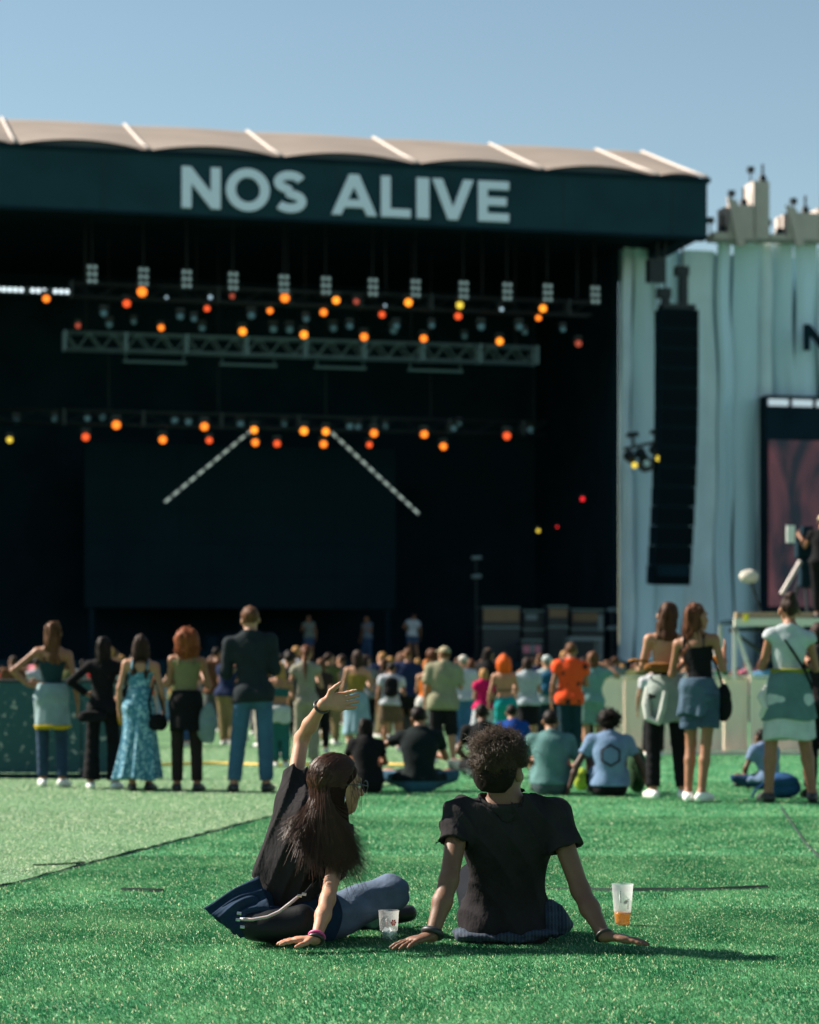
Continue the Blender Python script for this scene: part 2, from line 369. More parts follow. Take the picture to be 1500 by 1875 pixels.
# ---- pale side wall of hanging cloth with turrets, right of the opening
M_cl = mat('wall_cloth', (.54, .73, .84), rough=.85, var=.10, vscale=.5, stretch=(1, 1, .25), bump=.35, bscale=1.6, bdist=.15)
M_cl2 = mat('wall_cloth_grey', (.60, .74, .82), rough=.85, var=.12, vscale=.5)
wall = empty('cloth_wall', (SO.x, SO.y, 0), SANG)
tag(wall, 'tall pale cloth wall with turrets beside the black stage opening', 'wall')
rw = random.Random(5)
ZW = uz(1330, 441, 4.6)[1]
edges = [1138, 1162, 1200, 1250, 1313, 1342, 1386, 1412, 1455, 1500, 1560, 1620, 1680]
for i, (a, b) in enumerate(zip(edges[:-1], edges[1:])):
    ua, ub = U(a, 4.6), U(b, 4.6); nz, nu = 26, 14; vs = []; fs = []
    off = rw.uniform(-.12, .12); ph = rw.uniform(0, 6); tw = rw.uniform(-.3, .3); am = rw.uniform(.03, .12); gap = .015
    zt = ZW+rw.uniform(-.1, .1) if a > 1270 else 18.2
    for j in range(nz+1):
        z = zt*j/nz
        wob = .10*math.sin(z*.55+ph)+.06*math.sin(z*1.3+2*ph)
        for k in range(nu+1):
            s = k/nu
            vs.append((ua+gap+(ub-ua-2*gap)*s+wob*.6, 4.75+off+tw*(s-.5)*math.sin(z*.21+ph)*1.6-am*math.sin(pi*s)*(1+.6*math.sin(z*.33+ph))+.05*math.sin(s*(7+3*math.sin(ph))+ph+.25*z)*math.sin(.17*z+2*ph), z))
    for j in range(nz):
        for k in range(nu): q = j*(nu+1)+k; fs.append((q, q+1, q+nu+2, q+nu+1))
    o = MB().add(vs, fs).build('cloth_panel', M_cl if i % 3 else M_cl2, wall, smooth=True)
box_obj('backing', (U(1136, 5.3), 5.25, 0), (U(1700, 5.3), 5.45, 18.2), mat('wall_backing', (.2, .36, .42), rough=.9), wall)
# turrets: folded box forms above the wall
M_tur = mat('turret_cloth', (.50, .44, .40), rough=.85, var=.08, vscale=1.0)
def turret(px0, px1, ytop, depth, flap):
    u0, zt = uz(px0, ytop, 3.6); u1 = U(px1, 3.6); zb = uz(px0, 437, 3.6)[1]
    t = empty('turret', (0, 0, 0)); t.parent = wall
    MB().box((u0, 3.6, zb), (u1, 3.6+depth, zt)).build('turret_body', M_tur, t)
    if flap: MB().prism([(u0-.12, zt+.25), (u0+.28, zt+.12), (u0+.62, zb-.25), (u0+.3, zb-.3)], 3.45, 3.58).build('turret_flap', mat('flap_white', (.5, .43, .39), rough=.8), t)
    MB().tube([((u0+u1)/2+.2, 4.0, zt-.02), ((u0+u1)/2+.2, 4.0, zt+.3)], [.2, .14], 8).tube([((u0+u1)/2+.2, 4.0, zt+.3), ((u0+u1)/2+.2, 4.0, zt+.75)], .05, 6).build('rooftop_lamp', M_steel, t)
    MB().tube([((u0+u1)/2-.3, 4.0, zt-.02), ((u0+u1)/2-.3, 4.0, zt+.42)], .03, 6).box(((u0+u1)/2-.42, 3.9, zt+.4), ((u0+u1)/2-.18, 4.1, zt+.62)).build('rooftop_sensor', M_steel, t)
turret(1335, 1384, 374, 1.3, True); turret(1380, 1409, 331, 1.0, False); turret(1443, 1503, 388, 1.4, True); turret(1500, 1560, 380, 1.2, False)
turret(1308, 1334, 424, .9, False); turret(1411, 1441, 428, .9, False)
# black letter on the wall
u0, z0 = uz(1476, 640, 3.6); mb = MB(); letter(mb, 'N', u0, z0, 1.05, 1.02, 3.75, 3.9); mb.build('letter', M_blk, wall)
# side screen
scr = empty('side_screen', (SO.x, SO.y, 0), SANG)
tag(scr, 'big side video screen with dim maroon picture in a black frame', 'screen')
ua, zt = uz(1407, 722, 3.4); ub, zb = uz(1640, 1112, 3.4)
box_obj('screen_housing', (ua, 3.6, .05), (ub, 4.35, zt), M_blk, scr)
MS = bpy.data.materials.new('screen_picture'); MS.use_nodes = True; t = MS.node_tree; b = t.nodes['Principled BSDF']
tc = t.nodes.new('ShaderNodeTexCoord'); n = t.nodes.new('ShaderNodeTexNoise'); n.inputs['Scale'].default_value = .55; n.inputs['Detail'].default_value = 5; n.inputs['Distortion'].default_value = .6
mp = t.nodes.new('ShaderNodeMapping'); mp.inputs['Scale'].default_value = (1.3, 1, .6); t.links.new(tc.outputs['Object'], mp.inputs[0]); t.links.new(mp.outputs[0], n.inputs['Vector'])
cr = t.nodes.new('ShaderNodeValToRGB'); t.links.new(n.outputs[0], cr.inputs[0])
cr.color_ramp.elements[0].position = .38; cr.color_ramp.elements[0].color = (.008, .014, .028, 1); cr.color_ramp.elements[1].position = .68; cr.color_ramp.elements[1].color = (.20, .07, .085, 1)
b.inputs['Base Color'].default_value = (.01, .01, .012, 1); t.links.new(cr.outputs[0], b.inputs['Emission Color']); b.inputs['Emission Strength'].default_value = .26; b.inputs['Roughness'].default_value = .6
z1 = uz(1410, 805, 3.5)[1]
box_obj('picture', (ua+.08, 3.5, zb), (ub, 3.595, z1), MS, scr)
M_led = mat('led_white', (.6, .65, .68), emit=(.75, .88, 1.0), estr=.17)
for k in range(5):
    a = ua+.05+k*1.0; box_obj('led_tile', (a, 3.48, zt-.42), (a+.82, 3.56, zt-.16), M_led, scr)

# ---- video wall at the back of the stage
ua, za = uz(155, 1112, 12); ub, zb = uz(725, 822, 12)
vw = empty('video_wall', (SO.x, SO.y, 0), SANG); tag(vw, 'dark unlit video wall at the back of the stage', 'screen')
nx = 10; M_vw = mat('video_wall', (.0052, .019, .028), rough=.8, spec=.06, var=.1, vscale=.5)
for i in range(nx):
    for j in range(5):
        du = (ub-ua)/nx; dz = (zb-za)/5
        box_obj('video_panel', (ua+i*du+.004, 12, za+j*dz+.004), (ua+(i+1)*du-.004, 12.15, za+(j+1)*dz-.004), M_vw, vw)
for u in (ua+.3, ub-.3, (ua+ub)/2): box_obj('support', (u-.1, 12.16, 2.052), (u+.1, 12.36, za+.5), M_blk, vw)

# ---- trusses
def truss(name, p0, p1, v, hgt, dep, label, nb, m):
    (u0, z0), (u1, z1) = uz(p0[0], p0[1], v), uz(p1[0], p1[1], v)
    zc = (z0+z1)/2
    e = empty(name, SW((u0+u1)/2, v, zc), SANG); L = u1-u0; tag(e, label, 'truss')
    for a in (-1, 1):
        for c in (-1, 1): MB().tube([(-L/2, a*dep/2, c*hgt/2), (L/2, a*dep/2, c*hgt/2)], .045, 6).build('chord', m, e, smooth=True)
    bm_up = MB().tube([(0, 0, -hgt/2), (L/nb, 0, hgt/2)], .022, 5).mesh('brace'); bm_up.materials.append(m)
    bm_dn = MB().tube([(0, 0, hgt/2), (L/nb, 0, -hgt/2)], .022, 5).mesh('brace'); bm_dn.materials.append(m)
    for s in (-1, 1):
        for k in range(nb):
            o = link('brace', bm_up if k % 2 else bm_dn, e); o.location = (-L/2+k*L/nb, s*dep/2, 0)
    for k in range(0, nb+1, max(1, nb//7)):
        x = -L/2+k*L/nb
        for s in (-1, 1): MB().box((x-.05, s*dep/2-.06, -hgt/2-.05), (x+.05, s*dep/2+.06, hgt/2+.05)).build('gusset', m, e)
    return e, L
t1, L1 = truss('lighting_truss', (118, 625), (980, 651), 5.5, .62, .6, 'long silver lattice truss hanging across the middle of the stage', 40, M_alu)
zc = t1.location.z
# hanging cables of the truss and the lower rails under it
for k in range(5):
    x = -L1/2+.8+k*(L1-1.6)/4; MB().tube([(x, 0, .3), (x, 0, 18.28-zc)], .02, 5).build('cable', M_steel, t1)
M_alud = mat('rail_dull', (.05, .10, .10), rough=.5, metal=.4)
for k, (a, b) in enumerate(((-.38, -.25), (-.18, -.06), (.02, .13), (.22, .34))):
    MB().box((a*L1, -.1, -.75), (b*L1, .1, -.66)).bar((a*L1+.1, 0, -.66), (a*L1+.1, 0, -.33), .04).bar((b*L1-.1, 0, -.66), (b*L1-.1, 0, -.33), .04).build('under_rail', M_alud, t1)
t2, L2 = truss('lighting_truss', (130, 535), (1080, 562), 3.4, .5, .5, 'dark truss that carries the upper lamps under the roof', 22, M_steel)
for k in range(6): x = -L2/2+.5+k*(L2-1)/5; MB().tube([(x, 0, .25), (x, 0, 18.28-t2.location.z)], .02, 5).build('cable', M_steel, t2)
t3, L3 = truss('lighting_truss', (-30, 762), (1000, 784), 7.5, .5, .5, 'dark truss that carries the lower row of lamps', 22, M_steel)
for k in range(6): x = -L3/2+.5+k*(L3-1)/5; MB().tube([(x, 0, .25), (x, 0, 18.28-t3.location.z)], .02, 5).build('cable', M_steel, t3)

# ---- stage lamps: base, yoke, head, glowing lens
def lamp_emit(name, c, s): return mat(name, (.02, .02, .02), rough=.4, emit=c, estr=s*.36)
E = {'o': lamp_emit('lens_orange', (1.0, .21, .012), 2.2), 'O': lamp_emit('lens_amber', (1.0, .27, .015), 2.5), 'r': lamp_emit('lens_red_orange', (1.0, .10, .015), 1.5),
     'y': lamp_emit('lens_yellow', (.95, .70, .06), 1.3), 'R': lamp_emit('lens_red', (1.0, .02, .03), 1.6), 'd': lamp_emit('lens_dim_red', (.8, .12, .06), .6), 'w': lamp_emit('lens_cold_white', (.55, .8, .95), .8)}
M_fix = mat('fixture_black', (.010, .016, .020), rough=.45)
def fixture_meshes():
    b = MB().box((-.17, -.14, .262), (.17, .14, .36)).mesh('lamp_base')
    y = MB().prism([(-.19, -.02), (-.155, -.02), (-.155, .22), (.155, .22), (.155, -.02), (.19, -.02), (.19, .26), (-.19, .26)], -.05, .05).mesh('yoke')
    h = MB().tube([(0, .16, 0), (0, .05, 0), (0, -.13, 0), (0, -.16, 0)], [.09, .155, .17, .16], 12).mesh('lamp_head')
    l = MB().tube([(0, -.165, 0), (0, -.185, 0)], [.15, .13], 12).mesh('lens')
    for m in (b, y, h): m.materials.append(M_fix)
    l.materials.append(E['o']); h.shade_smooth()
    return b, y, h, l
FX = fixture_meshes()
def lamp(px, py, v, c, s, label, group):
    p = SP(px, py, v); e = empty('stage_lamp', p, SANG*.6); e.scale = (s, s, s); tag(e, label, 'lamp', group)
    for nm, m in zip(('lamp_base', 'yoke', 'lamp_head', 'lens'), FX):
        o = link(nm, m, e)
        if nm == 'lens': o.material_slots[0].link = 'OBJECT'; o.material_slots[0].material = E[c]
    return e
CN = {'o': 'orange', 'O': 'amber', 'r': 'red orange', 'y': 'yellow', 'R': 'red', 'd': 'dim red', 'w': 'cold white'}
ORD = ['first', 'second', 'third', 'fourth', 'fifth', 'sixth', 'seventh', 'eighth', 'ninth', 'tenth', 'eleventh', 'twelfth', 'thirteenth', 'fourteenth', 'fifteenth', 'sixteenth', 'seventeenth', 'eighteenth', 'nineteenth', 'twentieth']
rows = [
 ('upper row', 3.0, [(85,548,'o',.85), (260,536,'o',1.15), (305,545,'w',.35), (385,545,'w',.5), (425,543,'d',.6), (521,547,'o',1.05), (615,551,'O',.9), (652,553,'d',.7), (705,560,'w',.35), (747,555,'O',.95), (841,560,'y',.9), (918,567,'w',.5), (993,566,'O',.9)]),
 ('row below the upper lamps', 3.6, [(232,557,'r',.9), (379,566,'r',.7), (494,570,'o',.7), (592,573,'o',.85), (699,577,'r',.75), (838,580,'r',.85), (985,583,'o',.7)]),
 ('row above the silver truss', 5.3, [(143,597,'d',.65), (295,601,'o',.75), (444,608,'O',.95), (556,614,'O',.95), (666,618,'o',.95), (775,621,'o',.9), (914,626,'O',.9), (1058,630,'d',.85)]),
 ('lower row above the video wall', 7.2, [(18,806,'y',.75), (213,779,'o',1.05), (374,782,'o',1.0), (465,788,'O',.9), (556,790,'O',1.0), (596,791,'O',.9), (684,794,'o',.95), (776,796,'o',.95), (927,799,'r',1.0)]),
 ('lowest row above the video wall', 7.8, [(157,801,'r',.95), (298,806,'o',.95), (383,807,'r',.8), (467,811,'o',.9), (507,813,'r',.85), (592,814,'o',.9), (676,815,'r',.75), (811,818,'o',.9)]),
]
for rn, v, L in rows:
    for i, (x, y, c, s) in enumerate(sorted(L)):
        lamp(x, y, v, c, s, '%s stage lamp, %s from the left in the %s' % (CN[c], ORD[i], rn), 'lamps hanging in the stage')
lamp(1066, 914, 8, 'R', .55, 'small bright red lamp low on the dark side of the stage', 'small lamps at the stage side')
lamp(985, 972, 8, 'y', .5, 'small yellow lamp low on the dark side of the stage', 'small lamps at the stage side')
lamp(1020, 965, 8, 'R', .28, 'tiny red lamp between the small yellow and bright red lamps', 'small lamps at the stage side')
# unlit fixtures, dark bodies between the lamps
rf = random.Random(3)
M_unl = mat('fixture_unlit_lens', (.10, .20, .24), rough=.3, metal=.5)
k = 0
for rowy, slope, v, xs in ((575, .027, 3.4, (190, 330, 355, 460, 560, 640, 725, 790, 880, 950, 1030)), (587, .03, 5.2, (200, 245, 370, 500, 530, 610, 720, 850, 960)), (765, .02, 7.4, (30, 100, 160, 188, 320, 345, 440, 520, 640, 655, 705, 830, 840, 970))):
    nm = {575: 'under the roof', 587: 'above the silver truss', 765: 'above the video wall'}[rowy]
    for i, x in enumerate(xs):
        e = lamp(x, rowy+slope*x+rf.uniform(-9, 6), v+.25, 'o', rf.uniform(.7, .95), 'unlit dark stage lamp, %s from the left among those %s' % (ORD[i], nm), 'unlit lamps in the stage')
        for ch in e.children:
            if ch.name.startswith('lens'): ch.material_slots[0].material = M_unl
# six-cell blinders
M_cell = mat('blinder_cell', (.50, .58, .60), rough=.35, metal=.3, emit=(.55, .75, .8), estr=.03)  # faint emission stands in for reflected sky, the bulbs are unlit
bl_h = MB().box((-.2, 0, -.36), (.2, .12, .36)).mesh('housing'); bl_h.materials.append(M_fix)
bl_c = MB().tube([(0, -.04, 0), (0, .0, 0)], [.066, .058], 12).mesh('bulb'); bl_c.materials.append(M_cell)
for i, (x, y) in enumerate(((169,502), (263,507), (342,511), (427,515), (520,520), (597,523), (683,526), (761,528), (849,531), (929,534), (1003,536), (1090,540))):
    e = empty('audience_blinder', SP(x, y, 2.4), SANG); tag(e, 'six bulb blinder light, %s from the left under the roof edge' % ORD[i], 'stage light', 'six bulb blinders under the roof')
    link('housing', bl_h, e)
    for a in (-.1, .1):
        for c in (-.25, 0, .25): o = link('bulb', bl_c, e); o.location = (a, 0, c)
    MB().tube([(0, .06, .36), (0, .06, 18.29-e.location.z)], .018, 5).build('hanger', M_steel, e)
# slanting LED strips forming an open V
M_strip = mat('strip_led', (.5, .55, .5), emit=(.62, .72, .66), estr=.18)
def led_strip(p0, p1, n, v, label):
    a = SP(*p0, v); b = SP(*p1, v); e = empty('led_strip', (a+b)/2, SANG); tag(e, label, 'light strip', 'slanting LED strips over the video wall')
    ca, sa = math.cos(-SANG), math.sin(-SANG); loc = lambda q: Vector((q.x*ca-q.y*sa, q.x*sa+q.y*ca, q.z))
    A, B = loc(a-(a+b)/2), loc(b-(a+b)/2); d = (B-A)/n
    MB().bar(A, B, .10, .16).build('carrier', M_fix, e)
    for k in range(n):
        q = A+d*(k+.12); MB().bar(q+Vector((0, -.09, 0)), q+d*.66+Vector((0, -.09, 0)), .05, .085).build('led_segment', M_strip, e)
led_strip((300, 921), (466, 783), 11, 8.6, 'slanting dashed LED strip falling to the left over the video wall')
led_strip((605, 791), (768, 943), 12, 8.6, 'slanting dashed LED strip falling to the right over the video wall')
e = empty('led_bar', SP(60, 532, 3.2), SANG); tag(e, 'bright white LED bar at the left edge below the roof', 'light bar')
MB().box((-2.2, 0, -.12), (1.45, .15, .12)).build('housing', M_fix, e)
cell = MB().tube([(0, -.05, 0), (0, 0, 0)], [.08, .08], 10).mesh('led_cell'); cell.materials.append(mat('led_bright', (.7, .75, .8), emit=(.8, .92, 1), estr=.55))
for k in range(17):
    x = -2.05+k*.205
    if k in (9, 13): continue
    o = link('led_cell', cell, e); o.location = (x, 0, 0)

# ---- line array beside the opening
la = empty('line_array', (SO.x, SO.y, 0), SANG); tag(la, 'tall curved black line array of loudspeakers hanging beside the stage', 'loudspeaker')
nC = 14; z_top = uz(1243, 566, .6)[1]; z_bot = uz(1234, 1069, .6)[1]; hC = (z_top-z_bot)/nC; uc = U(1244, .6); wC = U(1279, .6)-U(1209, .6)
for k in range(nC):
    t = (k+.5)/nC; tilt = .10*t**2.2
    off = -.20*max(0, t-.35)**1.6/.65
    M = Matrix.Translation((uc+off, .9+.55*t**2.5, z_top-(k+.5)*hC)) @ Matrix.Rotation(tilt*1.2, 4, 'X')
    cab = empty('cabinet'); cab.parent = la; cab.matrix_local = M
    MB().prism([(-wC/2, -hC/2+.01), (wC/2, -hC/2+.01), (wC/2, hC/2-.01), (-wC/2, hC/2-.01)], -.35, .35).build('cabinet_box', M_blk, cab)
    box_obj('grille', (-wC/2+.04, -.37, -hC/2+.05), (wC/2-.04, -.352, hC/2-.05), mat('grille_black', (.0030, .0075, .011), rough=.8, spec=.06), cab)
box_obj('spine', (uc-wC/2+.02, 1.0, z_bot+.3), (uc+wC/2-.22, 1.15, z_top), M_blk, la)
MB().box((uc-wC/2+.1, .6, z_top+.02), (uc+wC/2-.1, 1.2, z_top+.2)).build('bumper_frame', M_steel, la)
for du, z0, z1 in ((-.45, .2, .75), (.25, .2, 1.6)):
    MB().box((uc+du-.12, .8, z_top+z0), (uc+du+.16, 1.05, z_top+z1)).box((uc+du-.3, .75, z_top+z1-.3), (uc+du+.2, 1.1, z_top+z1+.05)).build('chain_hoist', M_steel, la)
    MB().tube([(uc+du, .92, z_top+z1), (uc+du, .92, 17.9)], .035, 6).build('hoist_chain', M_steel, la)
p = SP(1203, 492, 1.0)
e = empty('hoist_box', p, SANG); tag(e, 'dark hoist box hanging under the roof corner', 'hoist')
MB().box((-.35, -.2, -.5), (.3, .3, .35)).build('hoist_body', M_steel, e); MB().tube([(0, 0, .35), (0, 0, 17.9-p.z)], .03, 6).build('hoist_chain', M_steel, e)
# little lamp cluster hung left of the array
p = SP(1178, 828, 1.0); e = empty('lamp_cluster', p, SANG); tag(e, 'black bracket of small lamps between stage opening and line array', 'lamp')
MB().bar((-.75, 0, .1), (.75, 0, .45), .12).tube([(.6, 0, .3), (.6, 0, 17.9-p.z)], .02, 6).build('bracket', M_steel, e)
for x, z, r in ((-.42, .62, .16), (.5, .75, .14)): MB().tube([(x-.22, 0, z), (x+.22, 0, z+.06)], r*.6, 8).bar((x, 0, z), (x+.05, 0, z-.45), .08).build('spotlight', M_steel, e)
for x, z in ((-.55, -.2), (-.1, -.1), (.45, .05)): MB().tube([(x, .1, z+.1), (x+.05, -.2, z-.12)], [.22, .17], 10).build('spotlight', M_steel, e)
MB().tube([(.1, -.1, -.45), (.1, .1, -.45)], [.3, .3], 14).build('par_can', M_steel, e); MB().tube([(.1, -.14, -.42), (.1, -.11, -.42)], [.13, .13], 12).build('lens', mat('par_lens', (.35, .5, .55), rough=.3), e)
for x, z in ((-.43, -.52), (.52, -.25)): MB().tube([(x, -.3, z), (x, -.24, z)], [.11, .11], 12).build('lens', E['y'], e)

# ---- gear on the deck
def gear(name, px0, px1, y0, y1, v, dep, m, label, cat, parts=()):
    u0, zt = uz(px0, y0, v); u1, zb = uz(px1, y1, v); zb = 2.05 if zb < 2.6 else zb
    e = empty(name, SW((u0+u1)/2, v, 2.052), SANG); tag(e, label, cat, 'gear standing on the stage deck'); w = u1-u0; H = zt-2.05
    MB().box((-w/2, 0, .08), (w/2, dep, H)).build('case', m, e, bevel=.02)
    for z_ in (H*.62, H-.03): MB().box((-w/2-.02, -.02, z_), (w/2+.02, dep+.02, z_+.05)).build('edge_strip', M_alu, e)
    for x in (-w/2+.12, w/2-.12):
        for y in (.1, dep-.1): MB().tube([(x, y, 0), (x, y, .08)], .05, 8).build('castor', M_steel, e)
    for mm, x0, x1, z0, z1 in parts: box_obj('front_plate', (x0*w, -.03, z0*H), (x1*w, -.001, z1*H), mm, e)
    return e
M_tan = mat('plywood_tan', (.17, .11, .06), rough=.7, var=.15, vscale=3); M_cs = mat('case_dark', (.007, .014, .020), rough=.6); M_lt = mat('plate_light', (.13, .18, .20), rough=.5)
gear('flight_case', 884, 952, 1112, 1200, 3.0, .8, M_cs, 'dark flight case with tan lid stripe, leftmost of the stage gear', 'case', [(M_tan, -.48, .48, .74, .97)])
gear('flight_case', 958, 1000, 1118, 1200, 4.0, .8, M_cs, 'narrow dark flight case behind the red lettered one', 'case', [(M_lt, -.4, .1, .82, .93)])
gear('amplifier_rack', 1004, 1040, 1110, 1200, 3.6, .7, M_cs, 'dark amplifier rack with tan top panel in the stage gear', 'rack', [(M_tan, -.46, .46, .80, .95)])
gear('amplifier_rack', 1046, 1106, 1116, 1200, 4.4, .7, M_cs, 'wide dark rack with tan top at the stage gear end', 'rack', [(M_tan, -.46, .3, .78, .94), (M_lt, .32, .46, .6, .9)])
gear('flight_case', 955, 993, 1172, 1205, 1.6, .6, M_cs, 'low flight case with pink and white lettering on its front', 'case', [(mat('print_pink', (.5, .16, .22)), -.42, -.1, .4, .75), (M_lt, -.06, .1, .4, .8), (mat('print_pink', (.5, .16, .22)), .14, .4, .4, .75)])
# pale trestle table and boom stands
u0, zt = uz(1042, 1166, 1.8); u1, _ = uz(1104, 1170, 1.8)
e = empty('trestle_table', SW((u0+u1)/2, 1.8, 2.052), SANG); tag(e, 'pale trestle table near the stage edge by the racks', 'table'); w = u1-u0; H = zt-2.05
box_obj('table_top', (-w/2, 0, H-.14), (w/2, .7, H), M_lt, e)
for x in (-w/2+.08, w/2-.08):
    for y in (.06, .64): MB().bar((x, y, 0), (x, y, H-.14), .1).build('leg', M_lt, e)
for x, top, lab in ((872, 1020, 'left of the flight cases'), (1120, 1115, 'right of the pale table')):
    u_, z_ = uz(x, top, 3); e = empty('lamp_stand', SW(u_, 3, 2.052), SANG); tag(e, 'dark stand with small pale heads on the stage, ' + lab, 'stand', 'stands on the stage deck'); H = z_-2.05
    MB().tube([(0, 0, .02), (0, 0, H)], .03, 6).build('pole', M_steel, e)
    for a in range(3): MB().tube([(0, 0, .5), (.4*math.cos(a*2.1), .4*math.sin(a*2.1), .02)], .02, 5).build('leg', M_steel, e)
    for z in (H-.05, H-.75): MB().tube([(-.18, -.05, z), (.18, -.05, z+.03)], .07, 8).build('lamp_head', M_lt, e)
# drum riser silhouette in front of the video wall
e = empty('drum_riser', SW(U(440, 9), 9, 2.052), SANG); tag(e, 'low dark drum riser with covered drums before the video wall', 'riser')
box_obj('riser_platform', (-2.6, 0, 0), (2.6, 2, .5), M_blk, e)
for x, r, z in ((-1.0, .35, .9), (-.3, .45, .95), (.6, .35, 1.0), (1.2, .3, .9)): MB().tube([(x, 1, .5), (x, 1, z+r*.5)], [r, r], 12).build('drum', M_blk, e)
# stage-front crowd barrier
M_bar = mat('barrier_aluminium', (.16, .30, .33), rough=.5, metal=.4)
bmesh_cache = {}
for k in range(12):
    u = -16.5+k*2.4
    e = empty('crowd_barrier', SW(u, -6.0, 0), SANG); tag(e, 'metal crowd barrier section, %s from the left before the stage' % ORD[k], 'barrier', 'barrier sections before the stage')
    if not bmesh_cache:
        for nm, mb in (('barrier_plate', MB().box((-1.18, 0, .08), (1.18, .03, 1.08))), ('top_rail', MB().tube([(-1.2, .02, 1.15), (1.2, .02, 1.15)], .05, 6)), ('foot_plate', MB().box((-1.18, -.9, .0), (1.18, .0, .03))), ('strut', MB().bar((-1.0, .04, 1.0), (-1.0, 1.0, .03), .06).bar((1.0, .04, 1.0), (1.0, 1.0, .03), .06))):
            m = mb.mesh(nm); m.materials.append(M_bar); bmesh_cache[nm] = m
    for nm, m in bmesh_cache.items(): link(nm, m, e)
# ------------------------------------------------------------------ people: smooth bodies polygonised from blended limbs
class Cap:      # tapered limb
    def __init__(s, a, b, ra, rb, k=.03, clip=False): s.a = np.array(a, float); s.b = np.array(b, float); s.ra, s.rb, s.k, s.clip = ra, rb, k, clip
    def d(s, p, inf=0.0):
        ba = s.b-s.a; L2 = ba@ba+1e-12; pa = p-s.a; t0 = pa@ba/L2; t = np.clip(t0, 0, 1)
        d = np.linalg.norm(pa-t[:, None]*ba, axis=1)-(s.ra+(s.rb-s.ra)*t)-inf
        if s.clip: d = np.maximum(d, (t0-1)*math.sqrt(L2))
        return d
    def box(s, m=0): r = max(s.ra, s.rb)+m; return np.minimum(s.a, s.b)-r, np.maximum(s.a, s.b)+r
class Ell:      # oriented ellipsoid, or an elliptic limb when b is given
    def __init__(s, a, r, R=None, k=.03, b=None, rb=None):
        s.a = np.array(a, float); s.b = s.a if b is None else np.array(b, float); s.r = np.array(r, float); s.rb = s.r if rb is None else np.array(rb, float)
        s.R = np.eye(3) if R is None else np.array(R, float); s.k = k
    def d(s, p, inf=0.0):
        pa = p-s.a
        if s.b is not s.a:
            ba = s.b-s.a; t = np.clip(pa@ba/(ba@ba), 0, 1)[:, None]; q = pa-t*ba; r = s.r+(s.rb-s.r)*t
        else: q = pa; r = s.r
        r = r+inf; q = q@s.R.T/r; k0 = np.linalg.norm(q, axis=1); k1 = np.linalg.norm(q/r, axis=1)+1e-9
        return k0*(k0-1)/k1
    def box(s, m=0): r = max(s.r.max(), s.rb.max())+m; return np.minimum(s.a, s.b)-r, np.maximum(s.a, s.b)+r
def blend(prims, p, inf=0.0):
    D = None
    for q in prims:
        d = q.d(p, inf)
        if D is None: D = d
        else:
            h = np.clip(.5+.5*(D-d)/q.k, 0, 1); D = D+(d-D)*h-q.k*h*(1-h)
    return D
def bounds(prims, m):
    bs = [q.box(m) for q in prims]; return np.min([b[0] for b in bs], 0), np.max([b[1] for b in bs], 0)
_NK = np.random.default_rng(11).normal(0, 1, (14, 3)); _NK /= np.linalg.norm(_NK, axis=1)[:, None]; _NP = np.random.default_rng(12).uniform(0, 6.28, 14)
def wnoise(p, f, st=(1, 1, 1), seed=0):
    q = p*np.array(st)*f+seed*1.7; w = np.sin(q[:, [1, 2, 0]]*.7+seed)*.9; q = q+w; s = 0
    for k in range(7): s = s+np.sin(q@_NK[(k+seed) % 14]*(1+.35*k)+_NP[k])/(1+.28*k)
    return s/3.2
